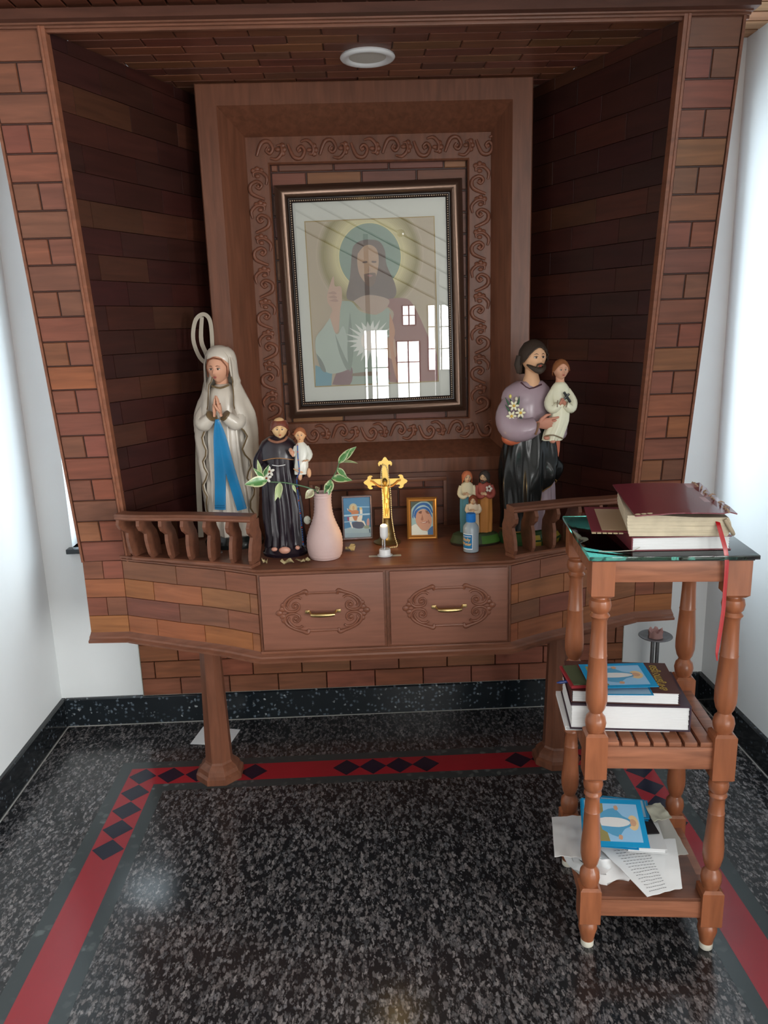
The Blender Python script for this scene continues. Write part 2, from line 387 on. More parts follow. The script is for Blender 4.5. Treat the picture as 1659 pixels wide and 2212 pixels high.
# hall beyond the camera: closes the room, open at its windows
for a, b in (((-3.12, -1.75, 0), (WL-.12, -1.63, 2.3)), ((WR+.12, -1.75, 0), (3.52, -1.63, 2.3))): mb.box(a, b)
struct(mb.build('wall_front', 'hall', smooth=0))
wall_with_holes('wall_hall_left', lambda a, b, t: (-3-t, a, b), -6.6, -1.63, 0, 3.6, [], .12, 'hall')
wall_with_holes('wall_hall_right', lambda a, b, t: (3.0+t, a, b), -6.6, -1.63, 0, 3.6, [(-4.8, -2.4, .3, 2.0)], .12, 'hall')
RW = [(.07, .33, .45, 1.245), (.42, .67, .45, 1.12), (.49, .63, 1.285, 1.49), (.76, 1.05, .80, 1.49), (1.85, 2.95, .45, 1.75), (.22, .40, 2.72, 3.2), (.48, .66, 2.72, 3.2), (.74, .92, 2.72, 3.2)]  # widest low opening is an unseen addition, put in to bring more light
RW = [(a, b, max(c, .35), d) for a, b, c, d in RW]
wall_with_holes('wall_rear', lambda a, b, t: (a, -6.2-t, b), -3.1, 3.1, 0, 3.6, RW, .1, 'hall')
g = 3
for h in RW:
    m2 = MB(); nx = max(2, round((h[1]-h[0])/.22)); nz = max(2, round((h[3]-h[2])/.20))
    for i in range(nx+1): x = h[0]+(h[1]-h[0])*i/nx; m2.box((x-.007, -6.22, h[2]), (x+.007, -6.20, h[3]))
    for i in range(nz+1): z = h[2]+(h[3]-h[2])*i/nz; m2.box((h[0], -6.22, z-.005), (h[1], -6.20, z+.005))
    struct(m2.build('window_%d' % g, 'woodd', smooth=0)); g += 1
mb = MB(); mb.box((-3.1, -6.3, 3.6), (3.5, -1.6, 3.7)); struct(mb.build('ceiling_hall', 'hall', smooth=0))
# stair rail of the hall (seen only in the picture glass)
sr = thing('stair_railing', 'metal stair railing with round knobs mirrored in the large picture glass', 'railing', (0, -4.6, 0))
mb = MB()
for k in range(5): mb.tube([(-.9, -4.6, 2.35+k*.13), (2.2, -4.6, .70+k*.13)], .011, 6)
for x in (-.5, .1, .7, 1.3, 1.9): mb.box((x-.02, -4.62, 0), (x+.02, -4.58, 2.13-(x+.9)*.532+.45))
mb.build('rail_bars', 'steel', sr)
mb = MB()
for x in (-.2, .4, 1.0, 1.6):
    mb = MB(); mb.ell((x, -4.6, 2.35-(x+.9)*.532+.13*(1+int(x*5) % 3)), (.035, .035, .035)); mb.build('rail_knob', 'steel', sr)
# skirting
def skirt(name, a, b, nrm, h=.10, th=.014):
    a, b, nrm = V(a), V(b), V(nrm); mb = MB()
    d = (b-a).normalized(); o = V((0, 0, 1))
    prof = [(0, 0), (th, 0), (th, h-.004), (th-.004, h), (0, h)]
    mb.rings([[p+nrm*u+o*v for u, v in prof] for p in (a, b)], mi=0)
    mb.rings([[p+nrm*u+o*v for u, v in [(th, 0), (th+.003, 0), (th+.003, .0022), (th, .0022)]] for p in (a, b)], mi=1)
    struct(mb.build(name, ['skirt' if 'back' in name else 'skirts', 'grout'], smooth=0))
skirt('baseboard_back', (WL+.014, 0, 0), (WR-.014, 0, 0), (0, -1, 0))
skirt('baseboard_left', (WL, 0, 0), (WL, -1.7, 0), (1, 0, 0))
skirt('baseboard_right', (WR, 0, 0), (WR, -1.7, 0), (-1, 0, 0))

# ================================================================== altar joinery
CX = .0475
mir = lambda x: 2*CX-x
# wooden brick panel on the wall below the altar
wp = thing('wall_panelling', 'reddish wooden brick-pattern panelling on the wall below the altar cabinet', 'wall panelling', (CX, 0, .1))
mb = MB(); mb.box((-.767, -.012, .102), (.868, -.0005, .62), (.5, .5, .5))
bricks(mb, plane_map((-.765, -.012, .103), (1, 0, 0), (0, 0, 1), (0, -1, 0)), 1.631, .51, .164, .061, u0=-.036, rng=random.Random(5), pal=[(.245,.088,.056),(.255,.092,.058),(.24,.086,.055)], depth=.004, gap=.0018)
mb.build('brick_panel', 'brick', wp, smooth=0)

al = thing('altar_cabinet', 'reddish brown wooden altar cabinet with two carved drawers, curved brick wings and two columns', 'altar', (CX, -.3, 0))
ZT = .70
# left plan curve from pilaster outer edge to drawer unit
CL = [(-.787, -.352), (-.675, -.358)] + [tuple(p)[:2] for p in sm([(-.675, -.358, 0), (-.62, -.383, 0), (-.56, -.408, 0), (-.50, -.435, 0), (-.42, -.466, 0), (-.35, -.50, 0), (-.28, -.54, 0)], 3)][1:]
CRt = [(mir(x), y) for x, y in CL]
def along(poly):
    L = [0]
    for a, b in zip(poly[:-1], poly[1:]): L.append(L[-1]+math.dist(a, b))
    def f(s):
        s = max(0, min(s, L[-1]))
        for i in range(len(L)-1):
            if s <= L[i+1]+1e-9:
                t = (s-L[i])/(L[i+1]-L[i]); a, b = poly[i], poly[i+1]
                def tan(k):
                    p, q = poly[max(k-1, 0)], poly[min(k+1, len(poly)-1)]; l = math.dist(p, q); return (q[0]-p[0])/l, (q[1]-p[1])/l
                t0, t1 = tan(i), tan(i+1); dx, dy = t0[0]+(t1[0]-t0[0])*t, t0[1]+(t1[1]-t0[1])*t; l = math.hypot(dx, dy)
                return a[0]+(b[0]-a[0])*t, a[1]+(b[1]-a[1])*t, dx/l, dy/l
    return f, L[-1]
def curve_map(poly, z0, sgn):
    f, L = along(poly)
    def P(u, v, d):
        x, y, tx, ty = f(u); return V((x+ty*d*sgn, y-tx*d*sgn, z0+v))
    return P, L
for side, poly, sg in (('l', CL, 1), ('r', CRt, -1)):
    P, L = curve_map(poly, .468, sg); mb = MB()
    L1 = .112
    def jt(r, L=L): return ([L1*.5] if r % 2 else [])+[L1] + [L1+.10+(.08 if r % 2 else 0)+k*.155 for k in range(4)]
    lo = V((0, 0, 0))
    cols = [(.30,.115,.055),(.185,.066,.047),(.235,.09,.055),(.205,.073,.05)]
    bricks(mb, P, L, .216, .15, .0545, pal=[(.30,.118,.055),(.185,.066,.047),(.24,.09,.055),(.27,.10,.052)], useg=2, gap=.0012, depth=.003, bev=.0006, joints=jt, rng=random.Random(11 if side == 'l' else 12), row_col=.8, rowpal=[(.30,.112,.050),(.21,.076,.05),(.285,.108,.05),(.22,.08,.052)])
    # closing faces of the wing body (underside and back)
    pts = [P(L*i/30, 0, 0) for i in range(31)]; back = [(p.x, -.03 if i > 6 else p.y+.02) for i, p in enumerate(pts)]
    for i in range(30):
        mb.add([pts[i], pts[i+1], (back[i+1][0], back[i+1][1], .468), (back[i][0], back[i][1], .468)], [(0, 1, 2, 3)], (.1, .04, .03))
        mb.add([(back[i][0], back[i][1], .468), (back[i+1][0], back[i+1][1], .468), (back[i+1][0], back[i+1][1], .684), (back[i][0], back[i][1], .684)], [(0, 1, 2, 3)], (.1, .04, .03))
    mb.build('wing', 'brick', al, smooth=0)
# top slab following the whole plan
front = CL + [(x, y) for x, y in reversed(CRt)]
def offset_poly(pl, d):
    out = []
    for i, p in enumerate(pl):
        a, b = pl[max(i-1, 0)], pl[min(i+1, len(pl)-1)]; dx, dy = b[0]-a[0], b[1]-a[1]; l = math.hypot(dx, dy)
        out.append((p[0]+dy/l*d, p[1]-dx/l*d))
    return out
mb = MB()
inner = front[1:-1]
def slab(prof, pl, mbx, backy):
    rs = []
    for d, z in prof:
        q = offset_poly(pl, d)
        rs.append([(x, y, z) for x, y in q]+[(q[-1][0], backy, z), (q[0][0], backy, z)])
    mbx.rings(rs)
slab([(.0, .684), (.006, .686), (.006, .690), (.003, .692), (.009, .694), (.010, .698), (.008, .700)], inner, mb, -.10)
mb.build('table_top', M['woodd'] if False else 'wood', al, smooth=30)
mb = MB()
slab([(.016, .445), (.026, .449), (.027, .455), (.018, .459), (.016, .464), (.006, .470), (.002, .474), (-.002, .474)], front, mb, -.335)
mb.build('base_moulding', 'wood', al, smooth=30)
# drawer unit
mb = MB()
mb.box((-.28, -.545, .47), (.375, -.15, .686), bev=.002)
mb.box((-.284, -.556, .446), (.379, -.16, .458), bev=.003); mb.box((-.282, -.552, .458), (.377, -.16, .468), bev=.003); mb.box((-.281, -.549, .468), (.376, -.16, .476), bev=.002)
for x in (-.279, .0505, .370): mb.box((x, -.5475, .476), (x+.0055, -.54, .686), (.8, .8, .8), bev=.001)
mb.build('drawer_case', 'wood', al, smooth=30)
def spiral_scroll(mb, S, pts, rad, yb, col=(1, 1, 1)):
    p = [S(x, y) for x, y in pts]
    mb.tube(sm(p, 5), sm1(rad, 5), 8, flat=(V((0, 1, 0)), .8), col=col)
for x0, x1 in ((-.2725, .0445), (.0605, .366)):
    cx, cz = (x0+x1)/2, .583; mb = MB()
    mb.box((x0, -.5525, .482), (x1, -.544, .684), bev=.0025)
    dr = mb.build('drawer', 'drawer', al, smooth=30)
    yb = -.5535; mb = MB(); q = .00019
    for sx in (-1, 1):
        for sz in (-1, 1):
            S = lambda x, y: V((cx+sx*(x-830)*q*1.0, yb, cz-sz*(y-450)*q*1.04))
            spiral_scroll(mb, S, [(1035, 215), (1050, 165), (1120, 185), (1210, 215), (1300, 265), (1350, 330), (1345, 395), (1290, 432), (1215, 432), (1160, 405), (1150, 350), (1185, 318), (1230, 335), (1228, 375), (1205, 378)],
                          [12, 26, 20, 17, 18, 19, 19, 18, 16, 15, 14, 13, 13, 14, 16] if False else [.003, .006, .0045, .004, .004, .0042, .0042, .004, .0036, .0033, .003, .003, .003, .003, .0036], yb)
            spiral_scroll(mb, S, [(1115, 262), (1150, 240), (1215, 245), (1275, 290), (1305, 345), (1285, 385)], [.0038, .0032, .0034, .0034, .003, .002], yb)
            mb.ell(S(1205, 365), (.0052, .004, .0052), 10, 6); mb.ell(S(1375, 400), (.009, .003, .007), 10, 6); mb.ell(S(1370, 345), (.006, .003, .007), 8, 6)
        mb.ell((cx+sx*(1425-830)*q, yb, cz), (.009, .0035, .008), 10, 6)
    for sz in (-1, 1):
        z = cz+sz*(262)*q*1.04
        mb.tube([(cx-205*q, yb, z), (cx+205*q, yb, z)], .0036, 6, flat=(V((0, 1, 0)), .7))
    mb.build('carving', 'carve', dr, smooth=60)
    mb = MB(); hz = cz+.001
    for s in (-1, 1):
        mb.box((cx+s*.040-.006, -.5555, hz-.0045), (cx+s*.040+.006, -.5525, hz+.0045), bev=.001)
        mb.ell((cx+s*.0395, -.5560, hz), (.0018, .001, .0018), 8, 6, col=(.2, .2, .2))
        mb.tube(sm([(cx+s*.034, -.554, hz), (cx+s*.031, -.566, hz-.002), (cx+s*.028, -.571, hz-.003)], 3), .0028, 6)
    mb.tube(sm([(cx-.030, -.571, hz-.003), (cx-.015, -.574, hz-.003), (cx+.015, -.574, hz-.003), (cx+.030, -.571, hz-.003)], 3), sm1([.0048, .006, .006, .0048], 3), 8)
    mb.build('handle', 'brass', dr, smooth=60)
# octagonal columns
for x in (-.458, mir(-.458)+.004):
    mb = MB()
    def octo(z, r): return [(x+r*cos(pi/8+k*pi/4)/cos(pi/8), -.345+r*sin(pi/8+k*pi/4)/cos(pi/8), z) for k in range(8)]
    mb.rings([octo(z, r) for z, r in ((.0, .066), (.018, .066), (.024, .058), (.036, .055), (.044, .048), (.050, .040), (.056, .037), (.40, .0285), (.452, .0285))])
    mb.build('column', 'woodv', al, smooth=20)
# balustrades on the wings
def balust(poly_top, poly_bot, side):
    ft, Lt = along(poly_top); fb, Lb = along(poly_bot)
    br = thing('balustrade', 'low wooden balustrade of curved flat balusters on the %s wing of the altar' % side, 'balustrade', (poly_bot[-1][0], poly_bot[-1][1], ZT))
    n = 40; mb = MB(); rs = []
    sg = 1 if side == 'left' else -1
    for i in range(n+1):
        x, y, tx, ty = ft(Lt*i/n); nx, ny = ty*sg, -tx*sg
        rs.append([(x+nx*a, y+ny*a, z) for a, z in ((-.024, .826), (.016, .826), (.020, .830), (.018, .834), (.020, .838), (.016, .842), (-.022, .842), (-.026, .838))])
    mb.rings(rs); mb.build('rail', 'wood', br, smooth=30)
    mb = MB(); rs = []
    for i in range(n+1):
        x, y, tx, ty = fb(Lb*i/n); nx, ny = ty*sg, -tx*sg
        rs.append([(x+nx*a, y+ny*a, z) for a, z in ((-.03, .7005), (.012, .7005), (.012, .706), (.008, .709), (-.03, .709))])
    mb.rings(rs); mb.build('foot_rail', 'wood', br, smooth=30)
    for t in ((.02, .17, .33, .49, .66, .83, .985)):
        xt, yt, tx, ty = ft(Lt*t); xb, yb_, _, _ = fb(Lb*t); nx, ny = ty*sg, -tx*sg
        base = V((xb, yb_, 0)); top = V((xt, yt, 0)); nn = V((nx, ny, 0)); tt = V((tx, ty, 0))
        prof = [(.004, .706), (.013, .722), (.012, .745), (.008, .765), (.000, .782), (.006, .788), (.020, .798), (.024, .812), (.016, .826),
                (-.040, .826), (-.044, .80), (-.056, .78), (-.056, .75), (-.046, .72), (-.040, .706)]
        r2 = []
        for e in (-.0045, .0045):
            ring = []
            for a, z in prof:
                k = (z-.706)/.12; p = base.lerp(top, k); ring.append(p+nn*a+tt*e+V((0, 0, z)))
            r2.append(ring)
        m2 = MB(); m2.rings(r2); m2.build('baluster', 'wood', br, smooth=20)
    return br
TL = [tuple(p)[:2] for p in sm([(-.640, -.455, 0), (-.60, -.470, 0), (-.53, -.483, 0), (-.46, -.492, 0), (-.37, -.513, 0), (-.280, -.537, 0)], 4)]
BL = [tuple(p)[:2] for p in sm([(-.628, -.400, 0), (-.58, -.417, 0), (-.51, -.440, 0), (-.43, -.470, 0), (-.35, -.498, 0), (-.287, -.527, 0)], 4)]
balust(TL, BL, 'left'); balust([(mir(x), y) for x, y in TL], [(mir(x), y) for x, y in BL], 'right')

# ------------------------------------------------------------------ niche canopy
nc = thing('niche_surround', 'tall wooden brick-pattern niche surround leaning forward over the altar', 'niche', (CX, -.35, .70))
zA, yA, zB, yB = .684, -.358, 1.945, -.56
lean = V((0, yB-yA, zB-zA)); LL = lean.length; lean.normalize(); ln = V((0, -lean.z, lean.y))
for sx in (-1, 1):
    X = (lambda x: x) if sx < 0 else mir
    mb = MB()
    xo, xi0 = -.787, -.668; W = .124
    o = V((X(-.780), yA, zA)); du = V((1 if sx < 0 else -1, 0, 0))
    def P(u, v, d): return o+du*u+lean*v+ln*d
    bricks(mb, P, .118, LL, .118, .0605, joints=lambda r: ([.059] if r % 2 == 1 else []), rng=random.Random(21 if sx < 0 else 22), gap=.003, bev=.0012, row_col=.8,
           pal=[(.205,.074,.05),(.21,.075,.051),(.20,.072,.05),(.205,.073,.05),(.26,.098,.052),(.195,.068,.049)])
    # body thickness and edge strips
    for u0, u1, d0, d1, c in ((-.006, 0, -.02, .006, .95), (.118, .134, -.02, .009, 1.15), (.121, .125, .009, .012, 1.2), (0, .118, -.02, -.0005, .6)):
        vs = [P(a, b, d) for d in (d0, d1) for a, b in ((u0, 0), (u1, 0), (u1, LL), (u0, LL))]
        mb.add(vs, [(0, 3, 2, 1), (4, 5, 6, 7), (0, 1, 5, 4), (1, 2, 6, 5), (2, 3, 7, 6), (3, 0, 4, 7)], (.23*c, .088*c, .055*c))
    mb.build('pilaster', 'brick', nc, smooth=0)
    # splayed side panel
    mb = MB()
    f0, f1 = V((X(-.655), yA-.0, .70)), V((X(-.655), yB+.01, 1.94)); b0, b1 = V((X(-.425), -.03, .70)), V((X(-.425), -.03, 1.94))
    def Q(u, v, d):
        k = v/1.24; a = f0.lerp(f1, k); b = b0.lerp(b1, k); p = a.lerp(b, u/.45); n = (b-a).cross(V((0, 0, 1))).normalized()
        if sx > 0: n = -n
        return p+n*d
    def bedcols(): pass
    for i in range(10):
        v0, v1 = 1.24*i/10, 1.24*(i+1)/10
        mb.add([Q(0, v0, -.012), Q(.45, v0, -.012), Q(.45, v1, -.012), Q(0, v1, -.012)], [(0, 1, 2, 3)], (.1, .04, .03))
    bricks(mb, Q, .45, 1.24, .155, .0605, u0=.05, rng=random.Random(31 if sx < 0 else 32), gap=.0010, depth=.002, bev=.0006, pal=[(.040,.011,.010),(.034,.010,.009),(.048,.013,.011),(.038,.011,.010),(.062,.021,.014)], row_col=.85)  # near-black palette: old dark varnish, with the recess shade also put into the colour
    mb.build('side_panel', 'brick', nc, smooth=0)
mb = MB()
bricks(mb, lambda u, v, d: V((-.66+u+0*v, -.01-v, 1.945-d)), 1.415, .545, .164, .052, u0=.03, rng=random.Random(41), gap=.002, depth=.003, pal=[(.19,.068,.045),(.15,.052,.038),(.22,.085,.05),(.17,.06,.04)], row_col=.5)
mb.box((-.80, -.60, 1.9455), (.895, 0, 1.965), (.1, .04, .03))
mb.build('soffit', 'brick_flat', nc, smooth=0)
mb = MB()
for y0, y1, z0, z1 in ((-.560, -.548, 1.932, 1.95), (-.568, -.560, 1.938, 1.955), (-.578, -.568, 1.942, 1.992)): mb.box((-.795, y0, z0), (.890, y1, z1), bev=.002)
mb.build('soffit_moulding', 'wood', nc, smooth=30)
mb = MB(); rr = random.Random(9); x = -.80
while x < .89:
    c = rr.uniform(.75, 1.2); mb.box((x+.0025, -1.02, 1.972), (min(x+.0505, .885), -.578, 1.99), (c*1.2, c*1.1, c*1.05), bev=.002); x += .053
mb.box((-.80, -1.02, 1.988), (.90, -.578, 2.03), (.1, .1, .1)); mb.box((.885, -1.04, 1.97), (.905, -.60, 2.03), (.5, .5, .5)); mb.box((-.82, -1.04, 1.97), (-.80, -.60, 2.03), (.5, .5, .5)); mb.box((-.80, -1.04, 1.96), (.885, -1.02, 2.03), (.5, .5, .5))
mb.build('front_soffit', 'woodd', nc, smooth=0)
# picture surround: stepped frame with carved border
def ringrect(x0, x1, z0, z1, y): return [(x0, y, z0), (x1, y, z0), (x1, y, z1), (x0, y, z1)]
sur = MB()
sur.rings([ringrect(-.413, .502, .862, 1.941, -.012), ringrect(-.413, .502, .862, 1.941, -.147), ringrect(-.410, .499, .865, 1.938, -.15), ringrect(-.357, .446, .905, 1.885, -.15), ringrect(-.352, .441, .910, 1.880, -.143),
           ringrect(-.299, .404, .945, 1.827, -.060), ringrect(-.297, .402, .947, 1.825, -.055), ringrect(-.237, .340, 1.010, 1.758, -.055), ringrect(-.233, .336, 1.014, 1.754, -.050), ringrect(-.233, .336, 1.014, 1.754, -.02)], caps=(False, False))
ps = sur.build('picture_surround', 'woodv', nc, smooth=20)
mb = MB()
bricks(mb, plane_map((-.233, -.026, 1.010), (1, 0, 0), (0, 0, 1), (0, -1, 0)), .569, .75, .160, .0605, u0=.022, rng=random.Random(51), depth=.004, gap=.004)
mb.build('back_panel', 'brick', nc, smooth=0)
# carved scrolls on the border
mb = MB()
def motif(o, du, dv, s, flip):
    f = -1 if flip else 1
    def S(a, b): return V(o)+V(du)*a*s+V(dv)*b*s*f+V((0, -.058, 0))
    mb.tube(sm([S(-.5, -.2), S(-.3, .25), S(-.02, .3), (S(.12, .05)), S(0, -.12), S(-.14, -.02), S(-.06, .1)], 4), sm1([.004, .006, .0055, .005, .0045, .004, .004], 4), 7)
    mb.tube(sm([S(.0, -.28), S(.25, -.32), S(.45, -.1), S(.42, .15), S(.28, .15)], 4), sm1([.003, .005, .005, .004, .003], 4), 7)
    mb.ell(S(-.05, .02), (.006, .005, .006), 8, 5); mb.ell(S(.3, .02), (.008, .004, .006), 8, 5)
    for k in range(3): mb.ell(S(.5+.04*cos(k*2.1), .0+.16*sin(k*2.1)+.02), (.008, .004, .008), 6, 4)
k = 0
for i in range(8): motif((-.262+.0895*(i+.5)-.012, 0, 1.790), (1, 0, 0), (0, 0, 1), .075, i % 2); motif((-.262+.0895*(i+.5)-.012, 0, .979), (1, 0, 0), (0, 0, 1), .075, i % 2)
for i in range(8):
    z = 1.03+.0905*(i+.5)-.01
    motif((-.267, 0, z), (0, 0, 1), (1, 0, 0), .078, i % 2); motif((.371, 0, z), (0, 0, 1), (1, 0, 0), .078, i % 2)
mb.build('carved_border', 'carve', ps, smooth=60)
# lower panel with small brick recess
mb = MB(); yl = -.162
for a, b in (((-.425, yl, .70), (-.155, yl+.02, .865)), ((.248, yl, .70), (.515, yl+.02, .865)), ((-.155, yl, .846), (.248, yl+.02, .865))): mb.box(a, b)
mb.build('lower_panel', 'woodd', nc, smooth=0)
mb = MB()
for a, b in (((-.160, yl-.007, .840), (.253, yl, .852)), ((-.160, yl-.007, .70), (-.150, yl, .840)), ((.243, yl-.007, .70), (.253, yl, .840))): mb.box(a, b, bev=.001)
mb.build('recess_trim', 'wood', nc, smooth=30)
mb = MB()
bricks(mb, plane_map((-.155, yl+.014, .70), (1, 0, 0), (0, 0, 1), (0, -1, 0)), .403, .146, .155, .058, u0=.03, rng=random.Random(61), depth=.004, gap=.004, pal=[(.16,.055,.04),(.18,.062,.042)])
mb.build('recess_bricks', 'brick', nc, smooth=0)
# ceiling lamp in the soffit
lp = thing('recessed_ceiling_lamp', 'round white recessed lamp, switched off, in the wooden soffit above the picture', 'ceiling lamp', (.050, -.335, 1.94))
mb = MB(); mb.lathe([(1.9425, .066), (1.938, .068), (1.934, .065), (1.932, .058), (1.935, .050), (1.9385, .046)], (.050, -.335), 40, caps=(False, False)); mb.build('bezel', 'white', lp)
mb = MB(); mb.lathe([(1.9385, .046), (1.9375, .02), (1.9375, .001)], (.050, -.335), 40, col=(.62, .6, .55), caps=(True, True)); mb.build('diffuser', 'matte', lp)
# ================================================================== statues and devotional objects
SK = srgb(214, 160, 132); SK2 = srgb(226, 178, 140); SKr = srgb(200, 140, 118)
def head(mb, c, h, yaw=0.0, pitch=0.0, skin=SK, hair=None, beard=None, lips=(.45, .09, .07), neck=True, ears=True, hairlen=0.0, brow=(.06, .03, .02), jaw=.30, n=44, iris=(.05, .03, .02)):
    """h = chin to crown height; c = head centre; faces -Y turned by yaw"""
    c = V(c); Rm = Matrix.Rotation(yaw, 3, 'Z') @ Matrix.Rotation(pitch, 3, 'X')
    k = h/2
    def shape(d, grow=1.0):
        x, y, z = d
        wx = .76; wy = .88
        if z < 0:
            t = -z; wx *= 1-jaw*t**1.4; 
            if y > 0: wy *= 1-.45*t
            else: wy *= 1-.05*t
        p = V((x*wx, y*wy, z))
        if y < 0 and grow == 1.0:
            g = lambda a, b, sx, sz: math.exp(-((x-a)/sx)**2-((z-b)/sz)**2)
            p.y -= .26*g(0, -.24, .11, .13)+.13*g(0, -.05, .08, .17)+.05*(g(.1, -.29, .06, .06)+g(-.1, -.29, .06, .06))     # nose tip and bridge
            p.y += .085*(g(.30, .02, .16, .11)+g(-.30, .02, .16, .11))      # eye sockets
            p.y -= .035*(g(.28, .17, .22, .07)+g(-.28, .17, .22, .07))      # brow ridge
            p.y -= .055*g(0, -.50, .17, .07)+.09*g(0, -.82, .22, .14)      # lips, chin
            p.y -= .03*(g(.42, -.28, .2, .2)+g(-.42, -.28, .2, .2))        # cheeks
        return p*k*grow
    def T(p): return c+Rm @ p
    rs = []; m = 34
    for i in range(1, m):
        t = pi*i/m; rs.append([T(shape((sin(t)*cos(2*pi*j/n), sin(t)*sin(2*pi*j/n), -cos(t)))) for j in range(n)])
    mb.rings(rs, col=skin)
    if neck: mb.tube([T(V((0, k*.12, -k*.45))), T(V((0, k*.16, -k*1.05))), T(V((0, k*.2, -k*1.75)))], [k*.46, k*.42, k*.62], 14, col=skin)
    # painted features: whites, iris, brows, lips
    for s in (-1, 1):
        e = V((s*.29*.76*k*1.05, -.775*k, .0*k)); mb.ell(T(e), (.155*k, .06*k, .062*k), 10, 6, col=(.62, .56, .5), R=Rm)
        mb.ell(T(e+V((0, -.05*k, 0))), (.062*k, .03*k, .058*k), 8, 5, col=iris, R=Rm)
        mb.tube([T(V((s*.10*k, -.83*k, .045*k))), T(V((s*.22*k, -.845*k, .085*k))), T(V((s*.36*k, -.76*k, .05*k)))], .014*k, 5, col=brow)
        mb.tube([T(V((s*.09*k, -.86*k, .17*k))), T(V((s*.22*k, -.86*k, .225*k))), T(V((s*.38*k, -.745*k, .17*k)))], [.016*k, .022*k, .01*k], 5, col=brow)
        if ears: mb.ell(T(V((s*.735*k, .05*k, -.05*k))), (.07*k, .12*k, .2*k), 8, 6, col=skin, R=Rm)
    mb.ell(T(V((0, -.915*k, -.475*k))), (.135*k, .05*k, .032*k), 8, 5, col=lips, R=Rm)
    mb.ell(T(V((0, -.905*k, -.54*k))), (.10*k, .05*k, .03*k), 8, 5, col=lips, R=Rm)
    if beard:
        bs = []
        for i in range(9):
            a = -1.15+2.3*i/8; bs.append(T(V((sin(a)*.66*k, -cos(a)*.80*k-.02*k, (-.80+.42*abs(sin(a))**1.6)*k))))
        mb.tube(bs, [.05*k, .11*k, .15*k, .19*k, .22*k, .19*k, .15*k, .11*k, .05*k], 8, col=beard)
        mb.tube([T(V((-.24*k, -.87*k, -.62*k))), T(V((-.2*k, -.93*k, -.42*k))), T(V((0, -1.0*k, -.36*k))), T(V((.2*k, -.93*k, -.42*k))), T(V((.24*k, -.87*k, -.62*k)))], [.035*k, .045*k, .05*k, .045*k, .035*k], 6, col=beard)
    return T, k, Rm
def hair_cap(mb, T, k, col, front=.36, back=-.75, vol=1.13, wav=.03, n=26, sidez=-.35, tonsure=False):
    """shell over the skull; hairline height varies round the head"""
    rs = []
    for i in range(0, 11):
        ring = []
        for j in range(n):
            a = 2*pi*j/n; fy = -sin(a)         # 1 at the face
            zl = front if fy > .55 else (sidez if fy > -.1 else back)
            zl = (front*max(0, (fy-.35)/.65)+sidez*(1-max(0, (fy-.35)/.65))) if fy > .1 else sidez+(back-sidez)*min(1, (.1-fy)/.7)
            top = .99 if not tonsure else .72
            z = zl+(top-zl)*i/10; r = sqrt(max(0, 1-min(.995, abs(z))**2)) if z > 0 else 1-.10*abs(z)
            u = 1+wav*sin(j*3.1+i*1.3)
            ring.append(T(V((cos(a)*r*.78*vol*u*k, sin(a)*r*.90*vol*u*k, z*k*(1.08 if z > 0 else 1)))))
        rs.append(ring)
    mb.rings(rs, col=col, caps=(False, not tonsure))
    mb.tube([sum((p for p in [rs[0][j]]), V((0, 0, 0))) for j in list(range(n))+[0]], .055*k, 5, col=col)
def robe(mb, rows, nf=9, col=(1, 1, 1), n=72, drift=.8, k=2, sharp=1.6, seed=0.0, caps=(True, True)):
    """rows: (z, cx, cy, half width, half depth, fold amplitude)"""
    rws = sm([(r[0], r[1], r[2]) for r in rows], k); ab = sm([(r[3], r[4], r[5]) for r in rows], k); rs = []
    for (z, cx, cy), (a, b, f) in zip(rws, ab):
        ring = []
        for j in range(n):
            t = 2*pi*j/n; s = sin(nf*t+seed+drift*sin(z*21+seed)+.7*sin(2*t+seed)); fo = 1+f*(abs(s)**sharp*(1 if s > 0 else -1))+f*.35*sin(nf*2.3*t+seed*2+z*9)
            ring.append((cx+a*cos(t)*fo, cy+b*sin(t)*fo, z))
        rs.append(ring)
    mb.rings(rs, col=col, caps=caps)
def hand(mb, wrist, d, pn, s, col=SK, curl=.5, thumb=1):
    """palm and five separate fingers; d = pointing direction, pn = palm normal, s = hand length"""
    d = V(d).normalized(); pn = V(pn); pn = (pn-d*pn.dot(d)).normalized(); w = d.cross(pn)
    o = V(wrist); mb.tube([o-d*s*.12, o+d*s*.05, o+d*s*.28, o+d*s*.5], [s*.13, s*.15, s*.23, s*.21], 10, col=col, flat=(pn, .5))
    for i, L in enumerate((.40, .46, .43, .33)):
        b = o+d*s*.46+w*s*(.155-.103*i); r = s*.052
        p1 = b+d*s*L*.42+pn*s*.02*curl; p2 = p1+(d*(1-.5*curl)+pn*.7*curl).normalized()*s*L*.32; p3 = p2+(d*(1-.9*curl)+pn*curl).normalized()*s*L*.26
        mb.tube([b-d*s*.06, b, p1, p2, p3], [r*.9, r*1.05, r, r*.92, r*.6], 6, col=col)
    b = o+d*s*.16+w*s*.19*thumb; mb.tube([o+d*s*.1+w*s*.1*thumb, b, b+(d*.8+w*.45*thumb+pn*.3).normalized()*s*.22, b+(d*.95+w*.2*thumb+pn*.4).normalized()*s*.38], [s*.08, s*.075, s*.06, s*.04], 6, col=col)
def surf_tube(mb, pts, r, col, n=6, k=3): mb.tube(sm(pts, k), r, n, col=col)
